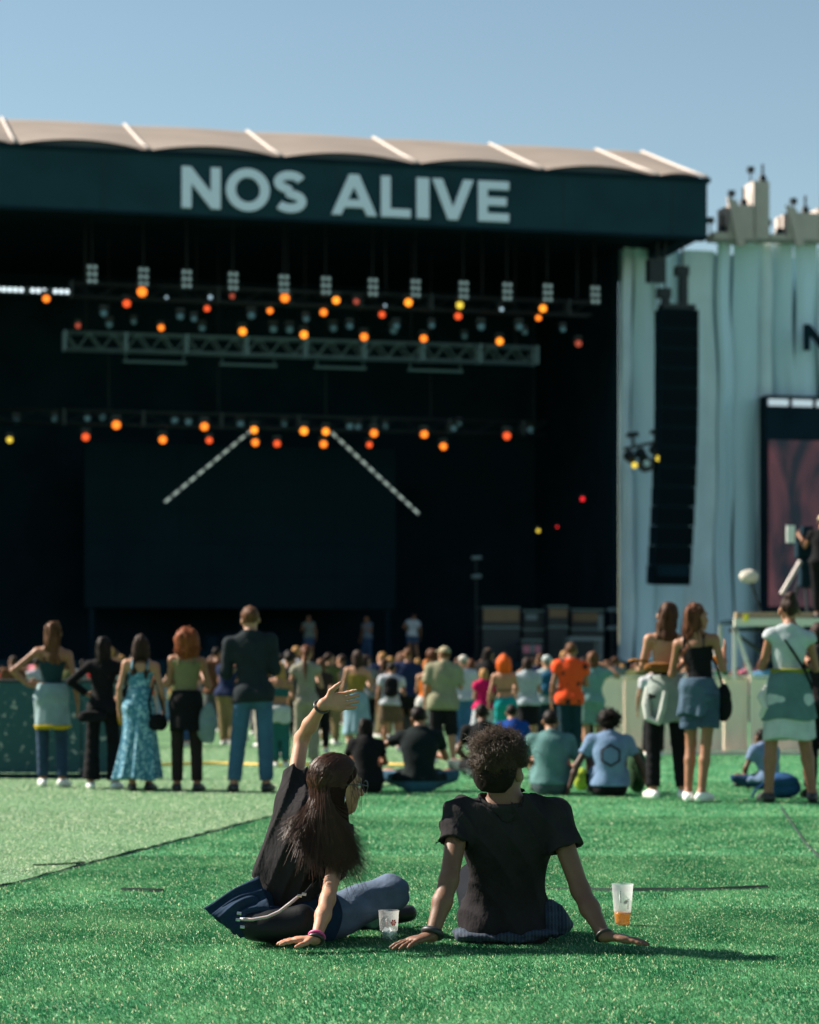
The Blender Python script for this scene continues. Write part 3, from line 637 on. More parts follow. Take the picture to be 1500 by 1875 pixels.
def polygonize(fn, lo, hi, h):
    lo = np.asarray(lo, float)-2.5*h; n = (np.ceil((np.asarray(hi)+2.5*h-lo)/h)).astype(int)+1; c = 4; nb = -(-n//c); n = nb*c
    bi = np.stack(np.meshgrid(*[np.arange(k) for k in nb], indexing='ij'), -1).reshape(-1, 3)
    cd = fn(lo+(bi*c+(c-1)/2)*h); rad = c*h*.5*1.75*1.5+h
    D = np.repeat(np.repeat(np.repeat(np.where(cd.reshape(nb) < 0, -1.0, 1.0), c, 0), c, 1), c, 2)
    act = bi[np.abs(cd) < rad]
    off = np.stack(np.meshgrid(*[np.arange(c)]*3, indexing='ij'), -1).reshape(-1, 3)
    idx = (act[:, None, :]*c+off[None]).reshape(-1, 3)
    if len(idx) == 0: return np.zeros((0, 3)), np.zeros((0, 4), int)
    D[idx[:, 0], idx[:, 1], idx[:, 2]] = fn(lo+idx*h)
    S = D < 0
    m = np.zeros(np.array(D.shape)-1, int)
    for a in (0, 1):
        for b in (0, 1):
            for e in (0, 1): m += S[a:D.shape[0]-1+a, b:D.shape[1]-1+b, e:D.shape[2]-1+e]
    I = np.argwhere((m > 0) & (m < 8)); ids = -np.ones(m.shape, int); ids[I[:, 0], I[:, 1], I[:, 2]] = np.arange(len(I))
    C = [(a, b, e) for a in (0, 1) for b in (0, 1) for e in (0, 1)]
    val = {q: D[I[:, 0]+q[0], I[:, 1]+q[1], I[:, 2]+q[2]] for q in C}
    acc = np.zeros((len(I), 3)); cnt = np.zeros(len(I))
    for q in C:
        for ax in range(3):
            if q[ax] == 0:
                r = list(q); r[ax] = 1; v0, v1 = val[q], val[tuple(r)]; x = (v0 < 0) != (v1 < 0)
                t = np.where(x, v0/np.where(x, v0-v1, 1), 0); pos = np.tile(np.array(q, float), (len(I), 1)); pos[:, ax] += t
                acc[x] += pos[x]; cnt[x] += 1
    V = lo+(I+acc/np.maximum(cnt, 1)[:, None])*h; Fs = []
    for ax in range(3):
        s0 = [slice(None)]*3; s1 = [slice(None)]*3; s0[ax] = slice(0, -1); s1[ax] = slice(1, None)
        A, B = S[tuple(s0)], S[tuple(s1)]; E_ = np.argwhere(A != B); u, v = (ax+1) % 3, (ax+2) % 3
        ok = (E_[:, u] > 0) & (E_[:, v] > 0) & (E_[:, u] < m.shape[u]) & (E_[:, v] < m.shape[v]) & (E_[:, ax] < m.shape[ax]); E_ = E_[ok]
        ins = A[E_[:, 0], E_[:, 1], E_[:, 2]]; q = []
        for du, dv in ((1, 1), (0, 1), (0, 0), (1, 0)):
            c_ = E_.copy(); c_[:, u] -= du; c_[:, v] -= dv; q.append(ids[c_[:, 0], c_[:, 1], c_[:, 2]])
        q = np.stack(q, 1); q[~ins] = q[~ins][:, ::-1]; Fs.append(q)
    F = np.concatenate(Fs); return V, F[(F >= 0).all(1)]
def sdf_mesh(name, fn, lo, hi, h, extra=None):
    V, F = polygonize(fn, lo, hi, h)
    if extra is not None and len(extra.v):
        q = [f if len(f) == 4 else None for f in extra.f]; F2 = np.array([f for f in q if f]); V2 = np.array(extra.v, float)
        F = np.concatenate([F, F2+len(V)]); V = np.concatenate([V, V2])
    m = np_mesh(name, V, F); m.shade_smooth(); return m
nrm = lambda v: np.asarray(v, float)/(np.linalg.norm(v)+1e-12)
A3 = lambda *v: np.array(v, float)

def frame(fwd, up):
    up = nrm(up); f = nrm(np.asarray(fwd)-up*(np.dot(fwd, up))); return np.stack([np.cross(f, up), f, up])       # rows: right, forward, up
def head_prims(c, R, s=1.0):
    T = lambda x, y, z: np.asarray(c)+(A3(x, y, z)*s)@R
    pr = [Ell(T(0, -.012, .032), A3(.074, .094, .083)*s, R, .02), Ell(T(0, .03, -.035), A3(.06, .064, .08)*s, R, .03), Ell(T(0, .062, -.088), A3(.027, .026, .024)*s, R, .03),
          Ell(T(0, .082, .028), A3(.052, .014, .012)*s, R, .015), Cap(T(0, .094, .008), T(0, .112, -.03), .007*s, .0125*s, .012), Ell(T(0, .088, -.064), A3(.022, .012, .009)*s, R, .008),
          Ell(T(-.034, .07, -.03), A3(.02, .02, .02)*s, R, .02), Ell(T(.034, .07, -.03), A3(.02, .02, .02)*s, R, .02)]
    ears = [Ell(T(sx*.081, -.006, -.012), A3(.011, .021, .033)*s, R@np.array([[math.cos(.35*sx), math.sin(.35*sx), 0], [-math.sin(.35*sx), math.cos(.35*sx), 0], [0, 0, 1]]).T if False else R, .008) for sx in (-1, 1)]
    return pr+ears, T
def arm_prims(sh, el, wr, hd, s, thick=1.0):
    return [Cap(sh, el, .043*s*thick, .035*s*thick, .03), Cap(el, np.asarray(el)*.6+np.asarray(wr)*.4, .035*s*thick, .036*s*thick, .02), Cap(np.asarray(el)*.6+np.asarray(wr)*.4, wr, .036*s*thick, .025*s*thick, .02)]
def hand_parts(wr, d, n, side, s, curl=.25, spread=.1):
    """palm (blended limb) and five finger paths; d points to the fingertips, n out of the palm, side = +1 if the thumb lies along d x n"""
    d = nrm(d); n = nrm(n-np.dot(n, d)*d); l = np.cross(d, n)*side
    wr = np.asarray(wr, float); palm = Ell(wr+d*.018*s, A3(.026, .028, .017)*s, np.stack([l, d, n]), .02, b=wr+d*.07*s, rb=A3(.04, .028, .014)*s)
    paths = []
    for i, (off, L, dr) in enumerate(((.030, .072, .06), (.010, .080, .02), (-.010, .075, -.02), (-.029, .060, -.07))):
        f = nrm(d+l*(dr+spread*(off/.03))); p0 = wr+d*.082*s+l*off*s; a = curl; p = [p0-f*.02*s, p0]; q = p0; ang = 0
        for seg, c in ((.42, .6), (.33, 1.0), (.25, .8)):
            ang += a*c; q = q+(f*math.cos(ang)+n*math.sin(ang))*L*seg*s; p.append(q)
        paths.append((p, [.0095*s, .0092*s, .0085*s, .0078*s, .006*s]))
    f = nrm(d*.55+l*.85+n*.25); q = wr+d*.025*s+l*.022*s; p = [q, q+f*.035*s]; f2 = nrm(d*.85+l*.5+n*.2); p += [p[-1]+f2*.03*s, p[-1]+f2*.055*s]
    paths.append((p, [.013*s, .0115*s, .010*s, .007*s]))
    return palm, paths

FREE = []
class Person:
    """collects joints, then grows skin, hair and clothing meshes"""
    def __init__(s, H=1.7, sex='f', pose='stand', arms=None, stance=.09, lean=0.0, head_turn=0.0, seed=0, slim=1.0, cross=False):
        s.H = H; k = s.k = H/1.7; s.sex = sex; s.seed = seed; m = sex == 'm'; s.sit = pose == 'sit'; rnd = random.Random(seed)
        sw = (.186 if m else .160)*k; hw = .088*k; s.slim = slim
        j = s.j = {}
        if pose == 'stand':
            o = rnd.choice((-1, 1))*rnd.uniform(.012, .04); tl = -o*.55
            j['pelvis'] = A3(o, 0, .94)*k; j['waist'] = A3(o*.75, .005, 1.09)*k; j['chest'] = A3(o*.2, .0+lean*.3, 1.26)*k; j['neck'] = A3(0, -.01+lean*.5, 1.43)*k; j['head'] = A3(0, .02+lean*.7, 1.575)*k
            j['shL'] = A3(-sw/k, -.005+lean*.4, 1.37+tl)*k; j['shR'] = A3(sw/k, -.005+lean*.4, 1.37-tl)*k
            for q, sx in (('L', -1), ('R', 1)):
                j['hip'+q] = A3(sx*.088+o, 0, .90+sx*o*.35)*k; fx = sx*stance*1.05; fy = rnd.uniform(-.06, .06)
                j['knee'+q] = A3(sx*(.088*.4+stance*.62)+o*.4, .02+fy*.5+(.035 if sx*o < 0 else 0), .50)*k; j['ank'+q] = A3(fx, -.02+fy, .085)*k; j['toe'+q] = j['ank'+q]+A3(sx*.045, .17, -.05)*k
            sUP = A3(0, 0, 1)
        else:
            j['pelvis'] = A3(0, 0, .125)*k; j['waist'] = A3(0, -.005+lean*.2, .28)*k; j['chest'] = A3(0, .03+lean*.6, .45)*k; j['neck'] = A3(0, .075+lean, .615)*k; j['head'] = A3(0, .135+lean*1.2, .755)*k
            j['shL'] = A3(-sw/k, .075+lean*.9, .565)*k; j['shR'] = A3(sw/k, .075+lean*.9, .565)*k
            for q, sx in (('L', -1), ('R', 1)):
                j['hip'+q] = A3(sx*.09, .03, .11)*k
                if cross: j['knee'+q] = A3(sx*.33, .33, .17)*k; j['ank'+q] = A3(-sx*.06, .40+.06*sx, .075)*k; j['toe'+q] = j['ank'+q]+A3(-sx*.15, .05, -.02)*k
                else: j['knee'+q] = A3(sx*.17, .40, .40)*k; j['ank'+q] = A3(sx*.13, .63, .085)*k; j['toe'+q] = j['ank'+q]+A3(sx*.02, .17, -.05)*k
        arms = arms or ('down', 'down')
        for q, sx, a in (('L', -1, arms[0]), ('R', 1, arms[1])):
            sh = j['sh'+q]
            E_ = {'down': ((sx*.07, -.02, -.27), (sx*.085, .06, -.50), (0, .15, -1)), 'akimbo': ((sx*.20, -.06, -.18), (sx*.03, .06, -.32), (-sx*.7, .6, -.4)), 'fold': ((sx*.035, .03, -.26), (-sx*.06, .20, -.20), (-sx*1, .1, .1)),
                  'front': ((sx*.06, .03, -.26), (-sx*.02, .24, -.14), (-sx*.2, 1, .3)), 'head': ((sx*.19, .05, .10), (sx*.03, .08, .22), (-sx*.6, .2, .6)), 'brow': ((sx*.22, .12, -.05), (sx*.02, .2, .12), (-sx*.9, .2, .2)),
                  'point': ((sx*.17, .14, -.02), (sx*.38, .28, .06), (sx*.8, .6, .1)), 'up': ((sx*.10, .06, .24), (sx*.08, .14, .46), (0, .2, 1)), 'hold': ((sx*.07, .02, -.26), (sx*.03, .22, -.10), (0, .8, .5)),
                  'knees': ((sx*.09, .14, -.22), (-sx*.08, .36, -.18), (-sx*1, .2, -.1)), 'lap': ((sx*.10, .05, -.25), (sx*.0, .22, -.34), (-sx*.5, .8, -.2)), 'side': ((sx*.15, -.03, -.25), (sx*.22, -.02, -.46), (sx*.3, .3, -.8)), 'prop': ((sx*.12, -.16, -.24), (sx*.16, -.24, -.47), (sx*.4, -.8, -.1)), 'reach': ((sx*.22, .10, -.12), (sx*.34, .30, -.13), (sx*.3, .9, -.1))}[a] if isinstance(a, str) else a
            j['el'+q] = sh+A3(*E_[0])*k; j['wr'+q] = sh+A3(*E_[1])*k; j['hd'+q] = nrm(A3(*E_[2]))
        s.head_turn = head_turn
        s.setup()
    def setup(s, fwd=(0, 1, 0), headR=None, chestR=None, pelvR=None, nvec=None):
        j, k, m = s.j, s.k, s.sex == 'm'
        up1 = nrm(j['neck']-j['waist']); up0 = nrm(j['waist']-j['pelvis'])
        R1 = s.R1 = frame(np.cross(up1, j['shR']-j['shL']), up1) if chestR is None else chestR
        R0 = s.R0 = frame(np.cross(up0, j['hipR']-j['hipL']), up0) if pelvR is None else pelvR
        if headR is None:
            t = s.head_turn; f = A3(math.sin(t), math.cos(t), -.02); tilt_ = random.Random(s.seed+9).uniform(-.16, .16); headR = frame(f, A3(tilt_, 0, 1))
        s.HR = headR; f = s.slim
        hipw, wst, chw = ((.150, .132, .168) if m else (.158, .112, .142))
        dp = (.098, .090, .112) if m else (.100, .080, .095)
        s.torso = [Ell(j['pelvis']-up0*.03*k, A3(hipw*f, dp[0]*f, .10)*k, R0, .05, b=j['pelvis']+up0*.03*k, rb=A3(hipw*.93*f, dp[0]*.95*f, .10)*k),
                   Ell(j['waist'], A3(wst*f, dp[1]*f, .12)*k, R0, .06), Ell(j['chest'], A3(chw*f, dp[2]*f, .15)*k, R1, .07),
                   Cap(j['shL']*.8+j['chest']*.2, j['shR']*.8+j['chest']*.2, .044*k*f, .044*k*f, .06), Ell((j['chest']+j['neck'])/2+R1[1]*-.012*k, A3(.10, .068, .07)*k*f, R1, .06)]
        s.torso += [Cap(j['neck']+R1[2]*.015*k-R1[1]*.01*k, j['sh'+q]*.7+j['neck']*.3-R1[2]*.01*k, .04*k, .036*k, .05) for q in 'LR']
        if not m: s.torso += [Ell(j['chest']+R1[0]*sx*.062*k+R1[1]*.075*k-R1[2]*.02*k, A3(.052, .05, .055)*k, R1, .03) for sx in (-1, 1)]
        s.torso += [Ell(j['pelvis']+R0[0]*sx*.068*k-R0[1]*.055*k-R0[2]*.045*k, A3(.072, .07, .075)*k*f, R0, .04) for sx in (-1, 1)]
        s.neck = [Cap(j['neck']-R1[2]*.03*k, j['head']-s.HR[2]*.03*k-s.HR[1]*.01*k, .054*k*(1.08 if m else .92), .05*k*(1.08 if m else .9), .03)]
        hp, s.HT = head_prims(j['head'], s.HR, k*1.0); s.headp = hp
        th = 1.0 if m else .84
        s.arms = {q: arm_prims(j['sh'+q], j['el'+q], j['wr'+q], j['hd'+q], k, th) for q in 'LR'}
        s.deltoid = [Ell(j['sh'+q]-R1[2]*.012*k, A3(.046, .047, .05)*k*th, R1, .04) for q in 'LR']
        s.legs = {q: [Cap(j['hip'+q], j['knee'+q], .080*k*f, .055*k*f, .04), Cap(j['knee'+q], j['knee'+q]*.65+j['ank'+q]*.35, .054*k*f, .056*k*f, .02), Cap(j['knee'+q]*.65+j['ank'+q]*.35, j['ank'+q], .056*k*f, .037*k*f, .02),
                       Cap(j['ank'+q], j['toe'+q], .034*k, .024*k, .02), Cap(j['ank'+q], j['ank'+q]-(j['toe'+q]-j['ank'+q])*A3(.25, .25, 0)-A3(0, 0, .035*k), .032*k, .028*k, .02)] for q in 'LR'}
        s.hands = {}
        for q, sx in (('L', -1), ('R', 1)):
            n = A3(-sx, .1, 0) if abs(j['hd'+q][0]) < .75 else A3(0, .2, -1)
            if nvec and q in nvec: n = np.array(nvec[q], float)
            d = j['hd'+q]; side = sx if np.dot(np.cross(d, n), A3(0, 1, .5)) > 0 and False else (1 if np.dot(np.cross(nrm(d), nrm(n)), A3(0, 1, .6)) > 0 else -1)
            s.hands[q] = hand_parts(j['wr'+q], d, n, side, k*(1.05 if m else .93))
    # --- pieces
    def body(s, h, fine=0):
        pr = s.torso+s.deltoid+s.neck+s.headp+s.arms['L']+s.arms['R']+s.legs['L']+s.legs['R']+([] if fine else [s.hands['L'][0], s.hands['R'][0]])
        ex = MB()
        for q in 'LR':
            if fine:
                hp = [Cap(s.j['wr'+q]*.85+s.j['el'+q]*.15, s.j['wr'+q], s.arms[q][2].rb*1.07, s.arms[q][2].rb, .012), s.hands[q][0]]
                for p, r in s.hands[q][1]: hp += [Cap(p[i], p[i+1], r[i], r[i+1], .005 if i else .012) for i in range(len(p)-1)]
                lo, hi = bounds(hp, .004); V, F = polygonize(lambda p: blend(hp, p), lo, hi, fine); ex.add(V.tolist(), F.tolist())
            else:
                for p, r in s.hands[q][1]: ex.tube(p, r, 6)
        HT, k = s.HT, s.k; eyes = [HT(-.031, .088, .004), HT(.031, .088, .004)]
        def fn(p):
            d = blend(pr, p)
            for e in eyes: d = np.maximum(d, -(np.linalg.norm(p-e, axis=1)-.013*k))
            return d
        lo, hi = bounds(pr, .01); m = sdf_mesh('body', fn, lo, hi, h, ex); return m
    def top(s, h, sleeve=.5, loose=.012, hem=-.06, neck=.075, wr=.005, topcut=None, botcut=None, sl_loose=.014, vneck=0.0, fold=None, tail=.016, famp=None):
        """shirt: sleeve = fraction of the arm covered (1 elbow, 2 wrist, 0 none)"""
        j, k, R1, R0 = s.j, s.k, s.R1, s.R0
        pr = list(s.torso); carve = []
        if sleeve > 0:
            for q in 'LR':
                A, E_, Wp = j['sh'+q], j['el'+q], j['wr'+q]; r0 = s.arms[q][0].ra; r1 = s.arms[q][0].rb
                if sleeve <= 1:
                    e = A+(E_-A)*sleeve; rr = r0+(r1-r0)*sleeve+sl_loose; pr.append(Cap(A, e, r0+.001*k, rr-loose*.6, .035, clip=True)); carve.append(Cap(A+(e-A)*.8, e+(e-A)*.3, rr+loose*.4-.024, rr+loose*.4-.019, .01))
                else:
                    t = sleeve-1; e = E_+(Wp-E_)*t; pr += [Cap(A, E_, r0, r1+sl_loose*.4, .035), Cap(E_, e, r1+sl_loose*.4, .035*k*(1-t)+.028*k*t+sl_loose*.4, .02, clip=True)]
            pr += s.deltoid
        nk = s.neck[0]; sd_ = s.seed; nd_ = nrm(nk.b-nk.a); ncut = Cap(nk.a+nd_*.012*k-R1[1]*vneck*k, nk.b+nd_*.1*k, nk.ra+(neck-.066)*k, nk.ra+(neck-.02)*k, .01); fold = (R1[0]*18+R1[2]*34+R1[1]*12) if fold is None else fold
        if hem < 0 and botcut is None: pr += [Cap(j['hip'+q], j['hip'+q]*.6+j['knee'+q]*.4, .080*k*s.slim, .070*k*s.slim, .05) for q in 'LR']
        def fn(p):
            d = blend(pr, p, loose)
            if hem < 0 and botcut is None: d = d-tail*k*np.clip(((j['waist']-p)@R0[2])/(.14*k), 0, 1)
            up = (p-j['pelvis'])@R0[2]
            ph_ = (p@fold)+2.6*wnoise(p, 5, seed=sd_+3)
            fm = wr*.6*np.sin(ph_) if famp is None else famp*(.75-1.5*np.abs(np.sin(ph_*.5))**.8)*np.clip(.65+.9*wnoise(p, 4.5, seed=sd_+6), .3, 1.3)
            d = d-wr*wnoise(p, 16/k, (1, 1, .55), sd_)-fm
            d = np.maximum(d, -(up-hem*k)) if botcut is None else np.maximum(d, -((p-j['chest'])@R1[2]-botcut*k))
            if topcut is not None: d = np.maximum(d, (p-j['chest'])@R1[2]-topcut*k)
            if topcut is None: d = np.maximum(d, -ncut.d(p))
            for c in carve: d = np.maximum(d, -c.d(p))
            return d
        lo, hi = bounds(pr, loose+.02); return sdf_mesh('shirt', fn, lo, hi, h)
    def straps(s, h):
        j, R1, k = s.j, s.R1, s.k; mb = MB()
        for sx in (-1, 1):
            pts = [j['chest']+R1[0]*sx*.085*k+R1[1]*y*k+R1[2]*z*k for y, z in ((-.105, .06), (-.085, .12), (-.03, .165), (.04, .145), (.09, .07))]
            mb.tube(pts, .011*k, 5)
        m = mb.mesh('strap'); return m
    def trousers(s, h, length=1.0, loose=.012, flare=0.0, wr=.004, rise=.09):
        j, k, R0 = s.j, s.k, s.R0; pr = list(s.torso[:2])+list(s.torso[-2:])
        pr = [s.torso[0]]+s.torso[-2:]; carve = []
        for q in 'LR':
            H_, K, An = j['hip'+q], j['knee'+q], j['ank'+q]; f = s.slim
            if length > .5:
                e = K+(An-K)*min(1, (length-.5)*2)*.94; pr += [Cap(H_, K, .080*k*f, .060*k*f+loose*.3, .05), Cap(K, e, .060*k*f+loose*.3, (.050+flare)*k, .02, clip=True)]
            else:
                e = H_+(K-H_)*length*2; pr += [Cap(H_, e, .082*k*f, .080*k*f+loose+flare*k, .05, clip=True)]; carve.append(Cap(H_+(e-H_)*.8, e+(e-H_)*.3, .08*k*f+loose, .08*k*f+loose+flare*k))
        sd_ = s.seed+5
        def fn(p):
            d = blend(pr, p, loose)-wr*wnoise(p, 17/k, (1, 1, .8), sd_)-wr*.5*np.sin(p[:, 2]*70+4*wnoise(p, 6, seed=sd_))
            d = np.maximum(d, (p-j['pelvis'])@R0[2]-rise*k)
            for c in carve: d = np.maximum(d, -c.d(p))
            return d
        lo, hi = bounds(pr, loose+.02); return sdf_mesh('trousers', fn, lo, hi, h)
    def skirt(s, h, z0=1.04, z1=.5, r0=.13, r1=.2, depth=.78, folds=9, amp=.05, cx=0.0, back=.012, swing=0.0, cover=.013):
        """elliptic flared cloth from waist to hem (standing figures)"""
        k = s.k; sd_ = s.seed; rnd = random.Random(sd_); phs = rnd.uniform(0, 6)
        z0 *= k; z1 *= k; cov = [s.torso[0], s.torso[1]]+s.torso[-2:]+[s.legs[q_][0] for q_ in 'LR']
        def fn(p):
            t = np.clip((z0-p[:, 2])/(z0-z1), -.2, 1.2); x = p[:, 0]-cx*k-swing*t**2*k; y = p[:, 1]+back*k
            th = np.arctan2(y/depth, x); hipb = .022*np.sin(np.clip(t/ .45, 0, 1)*pi)*(1 if r1 < .2 else .4)
            R = (r0+(r1-r0)*t+hipb)*k*(1+amp*np.clip(t, 0, 1)*(np.sin(folds*th+phs)+.6*np.sin((folds*1.7)*th+2*phs+3*t)))
            rr = np.sqrt(x**2+(y/depth)**2); d = (rr-R)*depth
            b = blend(cov, p, cover); hh_ = np.clip(.5+.5*(d-b)/.04, 0, 1); d = d+(b-d)*hh_-.04*hh_*(1-hh_)
            hem = z1+.012*np.sin(3*th+phs)
            return np.maximum(np.maximum(d, p[:, 2]-z0), hem-p[:, 2])
        R = (max(r0, r1)+.05)*k*(1+amp*1.6)+abs(cx)*k+abs(swing)*k; return sdf_mesh('skirt', fn, A3(-R, -R, z1-.03), A3(R, R, z0+.02), h)
    def shoes(s, h, hi_=0.0):
        out = []; k = s.k
        for q in 'LR':
            A, T = s.j['ank'+q], s.j['toe'+q]
            if s.sit:
                pr = s.legs[q][3:5]+[Cap(A-nrm(A-s.j['knee'+q])*-.0, A+nrm(s.j['knee'+q]-A)*.03*k, .036*k, .038*k, .02)]
                fn = lambda p, pr=pr: np.maximum(blend(pr, p, .013*k), .003-p[:, 2]); lo, hi = bounds(pr, .02); out.append(sdf_mesh('shoe', fn, lo, hi, h)); continue
            d = nrm((T-A)*A3(1, 1, 0)) if not s.sit else nrm(T-A)
            heel = A-d*.055*k; gz = A[2]-.085*k
            pr = [Cap(A3(heel[0], heel[1], gz+.04*k), A3(*(A+d*.05*k)[:2], gz+.05*k), .037*k, .042*k, .02), Cap(A3(*(A+d*.05*k)[:2], gz+.045*k), A3(*(A+d*.17*k)[:2], gz+.033*k), .042*k, .034*k, .03), Cap(A-A3(0, 0, .05*k), A+A3(0, 0, .01+hi_), .045*k, .046*k, .02)]
            fn = lambda p, pr=pr, gz=gz, A=A: np.maximum(np.maximum(blend(pr, p), gz+.004-p[:, 2]), p[:, 2]-(A[2]+.005+hi_))
            lo, hi = bounds(pr, .005); out.append(sdf_mesh('shoe', fn, lo, hi, h))
        return out
    def hair(s, h, style='long', length=.42, vol=1.0, tilt=0.0):
        k, R, c = s.k, s.HR, s.j['head']; HT = s.HT; sd_ = s.seed; back = -R[1]
        dn = nrm(A3(0, 0, -1)*.9+(-s.R1[2])*.35); amp = .008; fr = 60; st = (1, 1, .25)
        sk = Ell(HT(0, -.016, .036), A3(.080, .100, .088)*k*vol, R, .03); pr = [sk]; cutf = .030; cutz = -.085
        if style == 'short': amp = .006; st = (1, 1, 1); cutz = -.075; fr = 75
        elif style == 'bob': pr += [Ell(HT(0, -.03, -.05), A3(.083, .085, .10)*k*vol, R, .05)]; cutz = -.16
        elif style == 'long':
            b1 = HT(0, -.052, -.09); b2 = b1+dn*length*k*.55+s.R1[1]*-.02*k; b3 = b1+dn*length*k
            pr += [Ell(HT(0, -.04, -.045), A3(.079, .07, .10)*k*vol, R, .05), Ell(b1, A3(.080, .045, .05)*k*vol, s.R1, .05, b=b2, rb=A3(.088, .036, .05)*k*vol), Ell(b2, A3(.086, .034, .05)*k*vol, s.R1, .04, b=b3, rb=A3(.05, .018, .04)*k*vol)]; cutz = -9; amp = .015; fr = 46
        elif style == 'pony':
            b1 = HT(0, -.125, .02); b2 = HT(0, -.15, -.08); b3 = b2+dn*length*k*.6; pr += [Cap(HT(0, -.09, .04), b1, .03*k, .028*k, .02), Cap(b1, b2, .03*k, .034*k, .02), Cap(b2, b3, .034*k, .014*k, .02)]; amp = .007; cutz = -9
        elif style == 'bun': pr += [Ell(HT(0, -.06, .115), A3(.05, .05, .042)*k, R, .02)]; amp = .006; cutz = -.08
        elif style == 'afro': pr = [Ell(HT(0, -.03, .04), A3(.125, .125, .115)*k*vol, R, .03)]; amp = .016; fr = 42; st = (1, 1, 1); cutf = .05
        elif style == 'curly': pr += [Ell(HT(0, -.05, -.01), A3(.118, .095, .12)*k*vol, R, .05), Ell(HT(0, -.06, -.11), A3(.11, .07, .08)*k*vol, R, .05)]; amp = .016; fr = 38; st = (1, 1, .8); cutz = -9
        def fn(p):
            d = blend(pr, p)-amp*k*wnoise(p, fr/k, st, sd_)-amp*.5*k*wnoise(p, fr*2.1/k, st, sd_+2)
            q = (p-c)@R.T/k
            face = q[:, 1]-cutf-np.clip((q[:, 2]-.035)*1.1, 0, .07)
            if style in ('long', 'curly', 'bob'): face = face-.012*0+np.where(q[:, 2] < -.02, -.0, 0)
            d = np.maximum(d, face*k)
            if cutz > -5:
                d = np.maximum(d, ((cutz-q[:, 2])*.8+np.clip(q[:, 1]+.02, 0, 1)*1.3)*k)
            return d
        ex = MB(); rg = np.random.default_rng(sd_+40)
        if h < .013 and style in ('long', 'curly', 'pony', 'afro'):
            for i in range(150 if style != 'long' else 190):
                dv = nrm(rg.normal(0, 1, 3)*A3(1, 1, .8)+A3(0, -.55, .15))
                if dv[1] > .3: continue
                if style == 'long':
                    a = HT(*(A3(0, -.016, .036)+dv*A3(.080, .10, .088)*vol)); e_ = b1+dn*length*k*rg.uniform(.55, 1.15)+s.R1[0]*rg.normal(0, .055)*k-s.R1[1]*rg.uniform(0, .03)*k; c_ = HT(*(A3(0, -.03, -.05)+nrm(dv*A3(1, .5, 0)+A3(0, -.5, 0))*A3(.098, .09, .1)))
                    t_ = np.linspace(0, 1, 7)[:, None]; pts = (1-t_)**2*a+2*t_*(1-t_)*c_+t_**2*e_+rg.normal(0, .003, (7, 3))
                else:
                    a = pr[-1].a+(dv*pr[-1].r*.97)@R if i % 2 else pr[0].a+(dv*pr[0].r*.97)@R; u_ = nrm(np.cross(dv, rg.normal(0, 1, 3))); t_ = np.linspace(0, 1, 7)[:, None]; dw = dv@R; pts = a+dw*.035*t_*k+u_*np.sin(t_*5)*.014
                ex.tube(pts.tolist(), [.0035]*6+[.0012], 3)
        lo, hi = bounds(pr, amp*2.5+.01); return sdf_mesh('hair', fn, lo, hi, h, ex)
    def cap(s, h):
        k, R, c = s.k, s.HR, s.j['head']; HT = s.HT
        pr = [Ell(HT(0, -.012, .045), A3(.086, .106, .085)*k, R, .02)]; br = Ell(HT(0, .135, .048), A3(.07, .065, .010)*k, R, .015)
        fn = lambda p: np.minimum(np.maximum(blend(pr, p), (.035-((p-c)@R[2])/k)*k), br.d(p)); lo, hi = bounds(pr+[br], .01); return sdf_mesh('cap', fn, lo, hi, h)
    def backpack(s, h, w=.15, hh=.22):
        k, R1, c = s.k, s.R1, s.j['chest']; b = c-R1[1]*.18*k-R1[2]*.03*k
        pr = [Ell(b-R1[2]*.1*k, A3(w, .09, .1)*k, R1, .05, b=b+R1[2]*.1*k, rb=A3(w*.9, .085, .1)*k), Ell(b-R1[1]*.07*k-R1[2]*.09*k, A3(w*.75, .05, .09)*k, R1, .02)]
        fn = lambda p: blend(pr, p)-.004*wnoise(p, 25, seed=s.seed); lo, hi = bounds(pr, .02); return sdf_mesh('backpack', fn, lo, hi, h)

# ---- skin, hair and cloth palettes
def skin(r, g, b, sss=0.0): return mat('skin_%d_%d_%d' % (r, g, b), srgb(r, g, b), rough=.55, spec=.35, var=.10, vscale=14, bump=.15, bscale=120, bdist=.002, sss=sss)
def hairm(r, g, b): return mat('hair_%d_%d_%d' % (r, g, b), srgb(r, g, b), rough=.6, spec=.12, var=.35, vscale=30, stretch=(1, 1, .2), bump=.7, bscale=70, bdist=.01)
SK = {'light': skin(158, 115, 89), 'tan': skin(134, 92, 67), 'brown': skin(92, 60, 44), 'dark': skin(62, 40, 30)}
HC = {'black': hairm(24, 19, 18), 'dark': hairm(42, 29, 24), 'brown': hairm(84, 55, 36), 'auburn': hairm(80, 47, 30), 'chestnut': hairm(66, 42, 28), 'blond': hairm(150, 112, 68), 'redbrown': hairm(110, 58, 30), 'orange': hairm(196, 84, 24), 'ginger': hairm(156, 92, 44), 'grey': hairm(120, 115, 108)}
